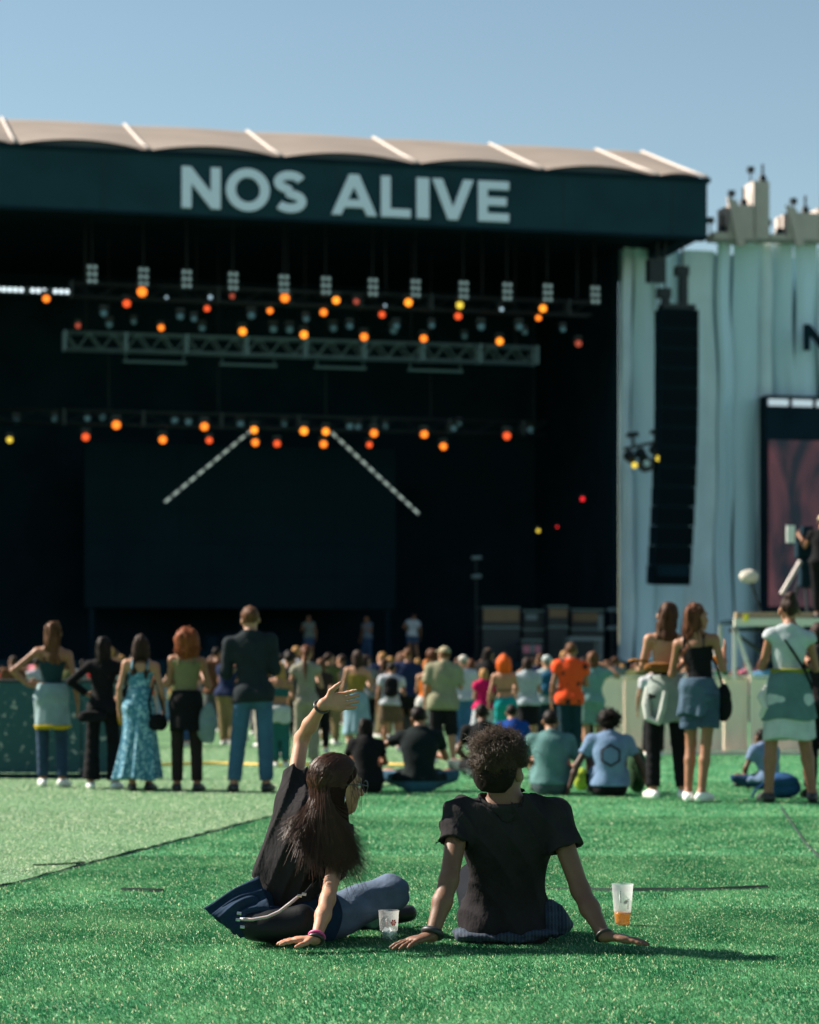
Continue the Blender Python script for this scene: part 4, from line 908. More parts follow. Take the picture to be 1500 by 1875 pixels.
def print_cloth(name, c1, c2, scale, kind='voronoi', thr=.4):
    if name in MATS: return MATS[name]
    m = cloth(*c1).copy(); m.name = name; MATS[name] = m; t = m.node_tree; b = t.nodes['Principled BSDF']
    tc = t.nodes.new('ShaderNodeTexCoord')
    if kind == 'voronoi':
        v = t.nodes.new('ShaderNodeTexVoronoi'); v.inputs['Scale'].default_value = scale; t.links.new(tc.outputs['Object'], v.inputs['Vector']); o = v.outputs['Distance']
        g = t.nodes.new('ShaderNodeMath'); g.operation = 'LESS_THAN'; g.inputs[1].default_value = thr; t.links.new(o, g.inputs[0]); f = g.outputs[0]
    elif kind == 'noise':
        v = t.nodes.new('ShaderNodeTexNoise'); v.inputs['Scale'].default_value = scale; v.inputs['Detail'].default_value = 6; t.links.new(tc.outputs['Object'], v.inputs['Vector'])
        g = t.nodes.new('ShaderNodeMapRange'); g.inputs[1].default_value = thr; g.inputs[2].default_value = thr+.06; t.links.new(v.outputs[0], g.inputs[0]); f = g.outputs[0]
    else:
        v = t.nodes.new('ShaderNodeTexWave'); v.bands_direction = 'Z' if kind == 'stripe' else 'X'; v.inputs['Scale'].default_value = scale; t.links.new(tc.outputs['Object'], v.inputs['Vector'])
        g = t.nodes.new('ShaderNodeMath'); g.operation = 'GREATER_THAN'; g.inputs[1].default_value = thr; t.links.new(v.outputs['Fac'], g.inputs[0]); f = g.outputs[0]
    t.links.new(mixnode(t, srgb(*c1), srgb(*c2), f), b.inputs['Base Color']); return m
def put(o_list, e):
    for nm, m, M in o_list:
        if len(m.vertices) == 0: continue
        if len(m.materials) == 0: m.materials.append(M)
        link(nm, m, e)
def person(px, foot_y, label, pieces, rz=0.0, group=None, d=None):
    """stands a finished list of pieces on the ground where the photo shows the feet"""
    p = G(px, foot_y) if d is None else Vector(((px-CX)/FP*d, d, 0))
    e = empty('person', (p.x, p.y, 0.004), rz); tag(e, label, 'person', group); put(pieces, e); return e
def scale_for(head_y, foot_y):
    return (foot_y-head_y)/(foot_y-HY)           # standing height in metres of someone seen between these rows (camera is 1 m up)
# ------------------------------------------------------------------ the row standing and sitting behind the pair
JEANS = cloth(48, 72, 96); BLACKC = cloth(18, 20, 24); DKSHIRT = cloth(34, 44, 50); WHITE = cloth(190, 196, 204); DENIM_L = cloth(130, 155, 185)
SHOE_W = mat('shoe_white', srgb(215, 215, 212)[:3], rough=.6); SHOE_B = mat('shoe_black', (.012, .013, .016), rough=.5)
hF = .0135
def base(Pn, sk, hr, style, hm, length=.42, vol=1.0, h=hF):
    return [('body', Pn.body(h), SK[sk]), ('hair', Pn.hair(h*.85, style, length, vol), HC[hm])]
def shoe(Pn, M, h=hF): return [('shoe', m, M) for m in Pn.shoes(h)]
ROW = 'people standing in the row behind the seated pair'; SITG = 'people sitting on the turf behind the pair'
# 1 woman, elbow out, pale jacket round the waist, jeans
q = Person(scale_for(1137, 1442), 'f', seed=1, slim=.88, arms=(((-.24, -.05, -.20), (-.12, .16, -.34), (.6, .7, 0)), 'down'), stance=.10)
row1 = person(97, 1442, 'woman with bandeau top and yellow-hemmed pale jacket round her waist, elbow out', base(q, 'tan', 'long', 'long', 'brown', .34) + [
    ('bandeau_top', q.top(hF, sleeve=0, loose=.008, botcut=-.20, topcut=.03), cloth(30, 62, 68)), ('trousers', q.trousers(hF, loose=.008), JEANS),
    ('tied_jacket', q.skirt(hF, 1.06, .62, .135, .178, .88, 5, .05), cloth(140, 164, 170)), ('jacket_hem', q.skirt(hF*.6, .635, .60, .180, .182, .90, 5, .05), cloth(196, 168, 24))] + shoe(q, SHOE_W), group=ROW)
# 2 woman all in black
q = Person(scale_for(1172, 1446)+.03, 'f', seed=2, slim=.88, arms=('akimbo', 'akimbo'), stance=.13)
person(190, 1446, 'woman all in black with flared trousers and long black hair, hands on hips', base(q, 'light', 'long', 'long', 'black', .40) + [
    ('shirt', q.top(hF, sleeve=1.9, loose=.010, hem=.07), BLACKC), ('trousers', q.trousers(hF, loose=.014, flare=.035), BLACKC)] + shoe(q, SHOE_W), group=ROW)
# 3 woman in long printed dress
q = Person(scale_for(1162, 1449), 'f', seed=3, slim=.88, arms=('down', 'down'), stance=.08)
PRT = print_cloth('dress_print', (62, 112, 134), (140, 176, 190), 34, 'noise', .52)
person(258, 1449, 'woman in long flared turquoise print dress with long dark hair', base(q, 'light', 'long', 'long', 'dark', .36) + [
    ('bodice', q.top(hF, sleeve=0, loose=.009, botcut=-.22, topcut=.04), PRT), ('strap', q.straps(hF), PRT), ('dress_skirt', q.skirt(hF, 1.12, .13, .112, .25, .84, 8, .10, swing=-.03), PRT)] + shoe(q, SHOE_B), group=ROW)
# 4 curly ginger woman, striped top, black mini skirt
q = Person(scale_for(1152, 1450), 'f', seed=4, slim=.88, arms=('fold', 'front'), stance=.10)
person(343, 1450, 'woman with big auburn curls, striped olive top and black mini skirt', base(q, 'tan', 'curly', 'curly', 'redbrown', vol=1.12) + [
    ('striped_top', q.top(hF, sleeve=0, loose=.008, hem=.09, topcut=.11), print_cloth('olive_stripe', (120, 116, 84), (92, 90, 66), 18, 'stripe', .5)), ('strap', q.straps(hF), cloth(120, 116, 84)),
    ('mini_skirt', q.skirt(hF, 1.06, .64, .135, .175, .82, 3, .01), BLACKC), ('tights', q.trousers(hF, loose=.009, wr=0), cloth(44, 38, 36))] + shoe(q, SHOE_B), group=ROW)
# 5 tall man
q = Person(scale_for(1110, 1452), 'm', seed=5, slim=.9, arms=('fold', 'fold'), stance=.14, head_turn=-.35)
person(458, 1452, 'tall man in dark rolled-sleeve shirt and blue jeans, arms folded', base(q, 'light', 'short', 'short', 'brown') + [
    ('shirt', q.top(hF, sleeve=1.05, loose=.018, hem=-.12, sl_loose=.022, neck=.066), DKSHIRT), ('trousers', q.trousers(hF, loose=.016), cloth(66, 104, 134))] + shoe(q, SHOE_B), group=ROW)
# right-hand women
q = Person(scale_for(1103, 1464), 'f', seed=6, arms=('front', 'front'), stance=.12, slim=.86)
person(1222, 1464, 'woman with bare back, pale sweater tied round her waist and black trousers', base(q, 'light', 'long', 'long', 'chestnut', .16) + [
    ('halter_top', q.top(hF, sleeve=0, loose=.007, hem=.06, botcut=-.26, topcut=-.16), BLACKC), ('trousers', q.trousers(hF, loose=.012), BLACKC),
    ('tied_sweater', q.skirt(hF, 1.07, .66, .128, .165, .86, 5, .07), cloth(150, 160, 156)), ('sweater_sleeve', None or MB().tube([(-.17, -.02, 1.02), (-.2, -.08, .86), (-.19, -.12, .74), (-.1, -.15, .70), (-.06, -.16, .82), (-.03, -.15, .98)], [.035, .04, .036, .034, .034, .03], 8).mesh('sweater_sleeve'), cloth(196, 200, 194))] + shoe(q, SHOE_W), group=ROW)
q = Person(scale_for(1104, 1469), 'f', seed=7, arms=('front', 'hold'), stance=.06, head_turn=.7, slim=.84)
w7 = person(1275, 1469, 'woman with long auburn hair, black top and denim shorts, bare legs', base(q, 'tan', 'long', 'long', 'auburn', .34) + [
    ('tank_top', q.top(hF, sleeve=0, loose=.008, hem=.05, topcut=.06), BLACKC), ('strap', q.straps(hF), BLACKC), ('shorts', q.trousers(hF, length=.34, loose=.012, flare=.01), cloth(64, 86, 106)),
    ('tied_denim_jacket', q.skirt(hF, 1.06, .74, .122, .155, .88, 6, .09), cloth(78, 100, 120))] + shoe(q, SHOE_W), rz=-.35, group=ROW)
q = Person(scale_for(1091, 1470), 'f', seed=8, arms=('front', 'front'), stance=.17, slim=.95)
person(1446, 1470, 'woman in white sleeveless top and skirt with grey-green jacket round her waist', base(q, 'tan', 'bun', 'bun', 'dark') + [
    ('vest_top', q.top(hF, sleeve=.12, loose=.010, hem=.02), cloth(190, 200, 204)), ('white_skirt', q.skirt(hF, .90, .52, .185, .215, .80, 3, .012), cloth(198, 208, 208)),
    ('tied_jacket', q.skirt(hF, 1.07, .68, .152, .225, .82, 4, .03), cloth(96, 128, 130)), ('waistband', q.skirt(hF*.7, 1.10, 1.06, .150, .156, .82, 3, .0), cloth(138, 140, 70)),
    ('shoulder_strap', MB().tube([(-.06, -.10, 1.44), (.03, -.135, 1.30), (.13, -.13, 1.14), (.19, -.08, 1.0)], .012, 5).mesh('shoulder_strap'), BLACKC),
    ('dangling_sleeve', MB().tube([(-.20, -.02, 1.02), (-.25, -.03, .93), (-.22, -.06, .84), (-.25, -.02, .76)], [.03, .045, .035, .03], 8).mesh('dangling_sleeve'), cloth(224, 222, 214))] + shoe(q, SHOE_B), group=ROW)
q = Person(1.62, 'f', seed=9, arms=('front', 'front'))
person(1500, 1462, 'person in dark clothes cut off by the right picture edge', base(q, 'light', 'bob', 'bob', 'dark') + [('shirt', q.top(hF, sleeve=.6, loose=.014), cloth(40, 36, 40)), ('trousers', q.trousers(hF), BLACKC)] + shoe(q, SHOE_B), group=ROW)

# sitting people
def sitter(px, by, top_y, sex, sk, style, hm, shirt, trs, label, arms=('knees', 'knees'), cross=False, lean=.05, rz=0, sleeve=.55, length=.3, vol=1.0, slim=1.0, seed=20, extra=()):
    d = gd(by); zt = (by-top_y)/FP*d; H = zt/.875*1.7; q = Person(H, sex, 'sit', arms=arms, lean=lean, seed=seed, cross=cross, slim=slim)
    ps = base(q, sk, style, style, hm, length, vol) + [('shirt', q.top(hF, sleeve=sleeve, loose=.016, hem=-.02), shirt), ('trousers', q.trousers(hF, loose=.016), trs)] + shoe(q, SHOE_B)
    e = person(px, by, label, ps, rz, SITG); return e, q
sitter(672, 1452, 1316, 'f', 'tan', 'long', 'black', BLACKC, BLACKC, 'woman in black with long black hair sitting on the turf', rz=.1, length=.36, seed=21)
sitter(768, 1450, 1294, 'm', 'tan', 'short', 'black', cloth(16, 30, 32), cloth(58, 98, 122), 'man in dark tee and jeans sitting with one bare arm out', arms=('reach', 'knees'), seed=22, slim=1.08, cross=True)
sitter(884, 1425, 1290, 'm', 'brown', 'short', 'black', cloth(20, 22, 26), cloth(70, 84, 84), 'man in black sitting just behind the curly haired man', arms=('lap', 'lap'), cross=True, seed=23)
sitter(938, 1402, 1291, 'm', 'tan', 'short', 'black', cloth(24, 70, 150), BLACKC, 'man in bright blue tee sitting behind the curly head', seed=24)
sitter(1010, 1456, 1301, 'm', 'tan', 'short', 'black', cloth(92, 132, 132), cloth(70, 86, 92), 'man in loose grey-green tee sitting between blue and white tees', arms=('knees', 'lap'), seed=25, slim=1.1, sleeve=.75)
e30, q30 = sitter(1117, 1458, 1303, 'm', 'dark', 'afro', 'black', cloth(118, 146, 180), BLACKC, 'man with afro in white tee with black hexagon on the back', arms=('side', 'side'), seed=26, lean=.02, vol=.92)
sitter(1408, 1446, 1336, 'm', 'brown', 'short', 'black', cloth(120, 144, 176), cloth(34, 66, 100), 'man in pale tee and blue jeans sitting behind the white skirt', arms=('lap', 'lap'), cross=True, seed=27, rz=.5)
# the hexagon printed on the white tee: projected on the shirt's back
def shrink_print(e, nm, target, poly, material, off=.004):
    me = bpy.data.meshes.new(nm); me.from_pydata([tuple(v) for v in poly[0]], [], poly[1]); o = link(nm, me, target, material)
    w = o.modifiers.new('wrap', 'SHRINKWRAP'); w.target = target; w.wrap_method = 'PROJECT'; w.use_project_y = True; w.use_negative_direction = True; w.use_positive_direction = True; w.offset = off
    return o
shirt30 = [c for c in e30.children if c.name.startswith('shirt')][0]
k = q30.k; hv = []; hf = []; N = 8
for i in range(6):
    for t in range(N):
        for r in (.120, .094):
            a0, a1 = pi/2+i*pi/3, pi/2+(i+1)*pi/3; x = (math.cos(a0)*(1-t/N)+math.cos(a1)*t/N)*r*1.0; z = (math.sin(a0)*(1-t/N)+math.sin(a1)*t/N)*r*1.0
            hv.append((x*k, -.45, (.42+z)*k))
n = 6*N
hf = [(2*i, 2*i+1, 2*((i+1) % n)+1, 2*((i+1) % n)) for i in range(n)]
shrink_print(e30, 'hexagon_print', shirt30, (hv, hf), mat('print_navy', (.006, .010, .02), rough=.8))

# ------------------------------------------------------------------ things carried by or lying beside the row
def soft_bag(name, loc, r, M, label, cat='bag', strap=None, rz=0.0, seed=0, noise=.012, group=None):
    e = empty(name, loc, rz); tag(e, label, cat, group); r = A3(*r)
    pr = [Ell(A3(0, 0, r[2]), r, None, .03), Ell(A3(0, 0, r[2]*.7), r*A3(1.04, 1.08, .68), None, .03)]
    fn = lambda p: np.maximum(blend(pr, p)-noise*wnoise(p, 14, seed=seed), .003-p[:, 2]); lo, hi = bounds(pr, .03)
    b = link('bag_body', sdf_mesh('bag_body', fn, lo, hi, min(.014, r.min()/5)), e, M)
    fl = [Ell(A3(0, -r[1]*.55, r[2]*1.35), A3(r[0]*.9, r[1]*.62, r[2]*.5), None, .02)]
    lo, hi = bounds(fl, .02); link('bag_flap', sdf_mesh('bag_flap', lambda p: blend(fl, p)-.006*wnoise(p, 16, seed=seed+1), lo, hi, .012), e, M)
    if strap: MB().tube(strap, .012, 6).build('strap', M, e, smooth=True)
    return e
def hang(px, py, foot_y): d = gd(foot_y); return P(px, py, d)
soft_bag('hand_bag', hang(292, 1338, 1449)+Vector((0, -.12, 0)), (.09, .05, .085), BLACKC, 'black hand bag at the hip of the turquoise dress', strap=[(-.07, 0, .12), (-.09, .02, .3), (-.04, .1, .5), (.0, .1, .34), (.07, 0, .12)], seed=31)
soft_bag('belt_bag', hang(222, 1328, 1446), (.03, .06, .12), cloth(214, 160, 20), 'yellow bag hanging beside the woman all in black', seed=32)
soft_bag('belt_bag', hang(172, 1322, 1446)+Vector((0, -.16, 0)), (.13, .05, .06), BLACKC, 'black belt bag low on the back of the woman in black', seed=33)
soft_bag('carried_jacket', hang(383, 1360, 1450)+Vector((0, -.04, 0)), (.075, .05, .21), cloth(128, 150, 154), 'pale grey jacket carried over the arm of the auburn curls', 'jacket', seed=34, noise=.045)
soft_bag('belt_bag', hang(1204, 1232, 1464)+Vector((0, -.15, 0)), (.13, .06, .05), cloth(132, 88, 44), 'brown belt bag slung on the bare-backed woman', strap=[(-.1, 0, .1), (-.22, .05, .12), (-.26, .15, .11), (-.1, .28, .12)], seed=35)
soft_bag('shoulder_bag', hang(1325, 1322, 1469), (.07, .09, .17), BLACKC, 'black shoulder bag hanging behind the auburn haired woman', strap=[(0, 0, .3), (-.06, .02, .5), (-.14, .05, .66)], seed=36)
soft_bag('back_pack', G(1166, 1452), (.09, .14, .22), cloth(36, 66, 40), 'dark green backpack standing beside the hexagon tee', strap=[(-.05, -.12, .36), (0, -.18, .2), (.04, -.13, .06)], seed=37)
soft_bag('drinking_bag', G(1066, 1448), (.07, .06, .11), cloth(176, 196, 74), 'yellow-green pouch lying between the two sitting tees', seed=38)
soft_bag('back_pack', G(1452, 1466)+Vector((-.02, .5, 0)), (.16, .13, .12), cloth(34, 76, 120), 'blue bag lying on the turf behind the white skirt woman', strap=[(-.16, -.05, .15), (-.26, -.1, .08), (-.3, -.12, .01)], seed=39)
def cup_at(p, h, r0, r1, M, label, fill=None, fillM=None, rot=None):
    e = empty('plastic_cup', p); tag(e, label, 'cup')
    n = 32; w = .0012; prof = [(r0*.94, .004), (r0, 0), (r1, h-.004), (r1+.0015, h-.002), (r1+.0012, h), (r1-w, h), (r0-w, .006), (0.0, .006)]
    vs = []; fs = []
    for i, (r, z) in enumerate(prof): vs += [(r*math.cos(2*pi*k/n), r*math.sin(2*pi*k/n), z) for k in range(n)]
    for i in range(len(prof)-1):
        for k in range(n): fs.append((i*n+k, i*n+(k+1) % n, (i+1)*n+(k+1) % n, (i+1)*n+k))
    if fill:
        zs = fill/h; rs = r0+(r1-r0)*zs
        lw = MB(); lw.tube([(0, 0, .0), (0, 0, fill)], [r0, rs], n, caps=False); lw.build('cup_foot', M_clear, e, smooth=True)
        up = MB(); up.tube([(0, 0, fill), (0, 0, h-.003), (0, 0, h)], [rs, r1, r1+.0016], n, caps=False); up.build('cup_wall', M, e, smooth=True)
    else: MB().add(vs, fs).build('cup_wall', M, e, smooth=True)
    if fill:
        rr = lambda z: r0+(r1-r0)*z/h-w-.0008
        vs = []; fs = []
        pf = [(0, .0075), (rr(.008), .008)]+[(rr(fill*t), .008+(fill-.008)*t) for t in (.25, .5, .75, 1)]+[(0, fill)]
        for r, z in pf: vs += [(r*math.cos(2*pi*k/n), r*math.sin(2*pi*k/n), z) for k in range(n)]
        for i in range(len(pf)-1):
            for k in range(n): fs.append((i*n+k, i*n+(k+1) % n, (i+1)*n+(k+1) % n, (i+1)*n+k))
        MB().add(vs, fs).build('drink', fillM, e, smooth=True)
    return e
def thin_plastic(name, col, clear, gloss=.12, body=.55):
    m = bpy.data.materials.new(name); m.use_nodes = True; t = m.node_tree; t.nodes.remove(t.nodes['Principled BSDF']); out = t.nodes['Material Output']
    def N(ty, c=None, r=None):
        n = t.nodes.new(ty)
        if c is not None: n.inputs['Color'].default_value = tuple(col[:3])+(1,) if c == 1 else c
        if r is not None: n.inputs['Roughness'].default_value = r
        return n.outputs[0]
    def mx(f, a, b):
        n = t.nodes.new('ShaderNodeMixShader'); n.inputs[0].default_value = f; t.links.new(a, n.inputs[1]); t.links.new(b, n.inputs[2]); return n.outputs[0]
    sh = mx(body, N('ShaderNodeBsdfDiffuse', 1), N('ShaderNodeBsdfTranslucent', 1)); sh = mx(clear, sh, N('ShaderNodeBsdfTransparent', (1, 1, 1, 1))); sh = mx(gloss, sh, N('ShaderNodeBsdfGlossy', (1, 1, 1, 1), .15))
    t.links.new(sh, out.inputs['Surface']); return m
M_clear = thin_plastic('cup_clear_foot', (.8, .8, .8), .93, .05)
M_cupw = thin_plastic('cup_frosted', (.80, .78, .78), .35)
M_beer = thin_plastic('beer', (.62, .25, .004), .18, .03, .62)
e = cup_at(hang(1317, 1208, 1469)+Vector((0, .16, -.04)), .14, .03, .042, M_cupw, 'half full plastic beer cup held by the auburn haired woman', .08, M_beer)

# ------------------------------------------------------------------ crowd further back: every figure a person of its own
hM = .02
MID = 'people standing in the middle of the field'
def mid(px, head_y, d, sex, sk, style, hm, tops, bots, label, arms=('down', 'front'), rz=0.0, seed=50, extra=None, length=.3, vol=1.0, feet=SHOE_W, slim=1.0, cap=None, turn=0.0):
    H = 1+(HY-head_y)/FP*d; q = Person(H, sex, seed=seed, arms=arms, head_turn=turn, stance=.08+.05*((seed*7) % 3)/2, slim=slim)
    ps = base(q, sk, style, style, hm, length, vol, hM)
    for kind, M, kw in tops: ps.append(({'tee': 'shirt', 'crop': 'crop_top', 'jump': 'jumpsuit'}[kind], q.top(hM, **kw), M))
    for kind, M, kw in bots: ps.append((kind, q.trousers(hM, **kw) if kind in ('trousers', 'shorts') else q.skirt(hM, **kw), M))
    ps += shoe(q, feet, hM)
    if cap: ps.append(('cap', q.cap(hM*.8), cap))
    if extra == 'pack': ps.append(('backpack', q.backpack(hM), BLACKC))
    if extra == 'packt': ps.append(('backpack', q.backpack(hM), cloth(30, 90, 120)))
    return person(px, 0, label, ps, rz, MID, d=d)
TE = lambda M, **k: [('tee', M, dict(dict(sleeve=.5, loose=.018, hem=-.06), **k))]
TK = lambda M, **k: [('tee', M, dict(dict(sleeve=0, loose=.010, hem=.05, topcut=.07), **k))]
CR = lambda M, **k: [('crop', M, dict(dict(sleeve=0, loose=.008, botcut=-.12, topcut=.03), **k))]
TR = lambda M, **k: [('trousers', M, dict(loose=.014, **k))]
SH = lambda M, **k: [('shorts', M, dict(dict(length=.42, loose=.02, flare=.015), **k))]
SKT = lambda M, **k: [('skirt', M, dict(dict(z0=1.05, z1=.6, r0=.13, r1=.2), **k))]
mid(514, 1213, 31, 'f', 'tan', 'long', 'blond', CR(cloth(40, 92, 96)), TR(cloth(44, 104, 104))+SKT(cloth(196, 200, 196), z0=1.0, z1=.72, r1=.17), 'blond woman in teal crop top with pale cloth round her hips', seed=51)
mid(560, 1181, 31.5, 'f', 'light', 'pony', 'auburn', [('jump', cloth(150, 148, 132), dict(sleeve=.3, loose=.012, hem=.0))], TR(cloth(156, 152, 136), flare=.02), 'woman with ponytail in beige jumpsuit beside the raised arm', seed=52, length=.5, slim=.92)
mid(529, 1194, 36, 'm', 'tan', 'short', 'black', TE(cloth(50, 60, 70)), TR(BLACKC), 'man in slate tee behind the blond woman in teal', seed=53)
mid(588, 1206, 38, 'f', 'light', 'bob', 'brown', TE(cloth(56, 46, 44)), TR(BLACKC), 'person in dark brown tee right of the beige jumpsuit', seed=54)
mid(655, 1190, 33.5, 'f', 'light', 'long', 'dark', TK(cloth(146, 124, 60)), SKT(cloth(136, 168, 184), z0=1.06, z1=.42, r1=.23, folds=7), 'woman with long dark hair and pale blue skirt by the raised hand', seed=55, length=.44)
mid(717, 1213, 39, 'm', 'tan', 'short', 'black', TE(WHITE), SH(cloth(98, 82, 66)), 'man in white tee with black backpack and brown shorts', seed=56, extra='pack')
mid(752, 1218, 43, 'm', 'brown', 'short', 'black', TE(cloth(24, 24, 28)), TR(BLACKC), 'man in black tee pointing to the side near the orange top', arms=('point', 'down'), seed=57)
mid(783, 1207, 38, 'f', 'light', 'bob', 'ginger', TK(cloth(232, 120, 40)), SH(cloth(200, 200, 196)), 'woman in orange sleeveless top beside the beige tee', seed=58, arms=('fold', 'fold'))
mid(813, 1184, 32.5, 'm', 'light', 'short', 'brown', TE(cloth(150, 148, 122), loose=.034, sleeve=.85, hem=-.16, sl_loose=.03), SH(cloth(24, 26, 30), length=.62), 'man in cap, big beige tee and black shorts', seed=59, cap=cloth(176, 164, 136), slim=1.12, turn=-.5)
mid(848, 1200, 40, 'm', 'light', 'short', 'grey', TE(WHITE), TR(cloth(60, 108, 150)), 'man in white shirt and jeans right behind the beige tee', seed=60, cap=cloth(214, 210, 200))
mid(866, 1215, 44, 'f', 'tan', 'long', 'dark', TE(cloth(214, 216, 220)), TR(cloth(70, 76, 86)), 'woman in white tee between the jeans man and the magenta shirt', seed=61)
mid(886, 1224, 37, 'f', 'light', 'bob', 'blond', TE(cloth(210, 24, 96)), SH(WHITE), 'blond woman in magenta shirt', seed=62, arms=('fold', 'front'), rz=.3)
mid(923, 1200, 34, 'f', 'light', 'curly', 'orange', CR(cloth(110, 104, 82), botcut=-.15, topcut=-.10), TR(cloth(28, 160, 160), flare=.03), 'woman with bright orange curls, bare back and turquoise trousers', seed=63, vol=1.05)
mid(966, 1203, 35, 'f', 'light', 'bob', 'dark', TE(cloth(176, 190, 198)), SKT(cloth(22, 24, 30), z0=1.0, z1=.56, r1=.19), 'woman in white top and black skirt beside the orange curls', seed=64)
mid(1001, 1200, 36, 'm', 'light', 'short', 'grey', TE(cloth(160, 178, 182)), TR(cloth(30, 46, 60)), 'man in pale shirt with teal backpack and light cap', seed=65, extra='packt', cap=cloth(196, 208, 208))
FLOR = print_cloth('orange_floral', (214, 74, 34), (40, 34, 34), 7.5, 'voronoi', .30)
mid(1046, 1176, 33, 'm', 'tan', 'short', 'brown', TE(FLOR, loose=.024, hem=-.12), TR(cloth(26, 54, 66)), 'man in orange floral shirt and dark teal trousers', seed=66, arms=('down', 'fold'))
mid(1086, 1192, 34.5, 'm', 'light', 'curly', 'brown', TE(cloth(116, 156, 156)), SH(cloth(116, 152, 146)), 'person in pale teal tee with arm raised to the brow', seed=67, arms=('down', 'brow'), vol=.85)
mid(1196, 1212, 36, 'm', 'tan', 'short', 'brown', TE(cloth(220, 222, 228)), TR(BLACKC), 'man in white tee half hidden by the bare-backed woman', seed=68)
# more of the crowd, farther off
TPL = []
for i in range(14):
    sex = 'f' if i % 2 else 'm'; rnd = random.Random(100+i); hF2 = .03
    arms = [('down', 'front'), ('fold', 'fold'), ('front', 'down'), ('hold', 'down'), ('akimbo', 'down'), ('brow', 'down'), ('down', 'down')][i % 7]
    q = Person(1.76 if sex == 'm' else 1.66, sex, seed=100+i, arms=arms, head_turn=rnd.uniform(-.8, .8), stance=rnd.uniform(.08, .15), slim=rnd.uniform(.92, 1.12))
    st = (['short', 'short', 'short', 'afro', 'short', 'curly', 'short'] if sex == 'm' else ['long', 'pony', 'long', 'bob', 'curly', 'long', 'bun'])[(i//2) % 7]
    ps = [('body', q.body(hF2), None), ('hair', q.hair(.024, st, .3, .95), None), ('shirt', q.top(hF2, sleeve=(.5 if i % 3 else .05), loose=.02, hem=-.07), None)]
    ps.append(('trousers', q.trousers(hF2, length=(1.0 if i % 4 else .42), loose=.016), None)); ps += [('shoe', m, None) for m in q.shoes(hF2)]
    for nm, m, _ in ps: m.materials.append(None)
    TPL.append((sex, ps))
SHC = [('white', (190, 194, 202)), ('black', (20, 22, 26)), ('red', (176, 30, 36)), ('navy', (28, 44, 80)), ('sky blue', (110, 166, 206)), ('coral', (222, 106, 84)), ('mustard', (206, 152, 30)), ('grey', (130, 136, 138)), ('olive', (92, 98, 60)), ('pink', (222, 130, 150)), ('cream', (218, 204, 176)), ('green', (40, 120, 80)), ('purple', (92, 56, 116)), ('brown', (110, 74, 52))]
TRC = [('jeans', (60, 88, 124)), ('black trousers', (20, 22, 26)), ('pale trousers', (190, 184, 170)), ('grey trousers', (92, 96, 100)), ('khaki trousers', (140, 122, 88))]
HCN = ['black', 'dark', 'brown', 'chestnut', 'auburn', 'blond', 'dark', 'black', 'dark']
rc = random.Random(21); FAR = 'far crowd standing before the stage'
used = set(); placed = []
bands = [(40, 44, 26), (44, 50, 28), (51, 58, 30), (59, 66, 26), (67, 75, 24)]
marks = [(60, 'dark fence'), (140, 'woman in bandeau top'), (225, 'woman all in black'), (300, 'turquoise dress'), (400, 'auburn curls'), (470, 'tall man'), (540, 'beige jumpsuit'), (620, 'raised hand'), (690, 'pale blue skirt'), (760, 'black backpack'), (830, 'beige tee'), (900, 'magenta shirt'), (960, 'orange curls'), (1030, 'orange floral shirt'), (1100, 'pale teal tee'), (1180, 'bare-backed woman'), (1300, 'auburn haired woman'), (1420, 'camera platform'), (1600, 'right picture edge')]
BN = ['nearest', 'second', 'third', 'fourth', 'fifth']
for bi_, (d0, d1, n) in enumerate(bands):
    for i in range(n):
        px = -30+(i+.5)/n*1560+rc.uniform(-34, 34); d = rc.uniform(d0, d1)
        if (1090 < px and bi_ < 2) or (px < 190 and bi_ == 0): continue
        sex, ps = TPL[rc.randrange(14)]; sc_ = rc.uniform(.93, 1.05)
        for _ in range(40):
            sn, scol = rc.choice(SHC if bi_ > 1 else [SHC[i_] for i_ in (0, 1, 1, 3, 7, 8, 13, 2)]); tn, tcol = rc.choice(TRC); mk = [m for x, m in marks if px < x][0]
            w = 'woman' if sex == 'f' else 'man'; hn = rc.choice(HCN)
            lab = '%s-haired %s, %s top, %s, %s far row behind %s' % (hn, w, sn, tn, BN[bi_], mk)
            if lab not in used: break
        used.add(lab)
        e = person(px, 0, lab, [], rc.uniform(-.5, .5), FAR, d=d); e.scale = (sc_, sc_, sc_)
        sk = rc.choice(['light', 'light', 'tan', 'tan', 'brown'])
        for nm, m, _ in ps:
            if len(m.vertices) == 0: continue
            o = link(nm, m, e); M = {'body': SK[sk], 'hair': HC[hn], 'shirt': cloth(*scol), 'trousers': cloth(*tcol), 'shoe': SHOE_W}[nm]
            o.material_slots[0].link = 'OBJECT'; o.material_slots[0].material = M
# crew on the stage
def crew(px, v, tpl, sh, lab, rz=pi):
    p = SP(px, HY, v); e = empty('person', (p.x, p.y, 2.052), rz); tag(e, lab, 'person', 'crew on the stage')
    for nm, m, _ in TPL[tpl][1]:
        if len(m.vertices) == 0: continue
        o = link(nm, m, e); o.material_slots[0].link = 'OBJECT'; o.material_slots[0].material = {'body': SK['tan'], 'hair': HC['dark'], 'shirt': sh, 'trousers': cloth(60, 88, 124), 'shoe': SHOE_B}[nm]
crew(565, 4.5, 0, cloth(120, 130, 122), 'crew member in pale shirt on the stage above the beige jumpsuit')
crew(672, 5.0, 2, cloth(120, 134, 150), 'crew member in white tee low at the stage edge', rz=2.4)
crew(757, 1.2, 4, WHITE, 'crew member in white tee and jeans at the stage edge', rz=.3)

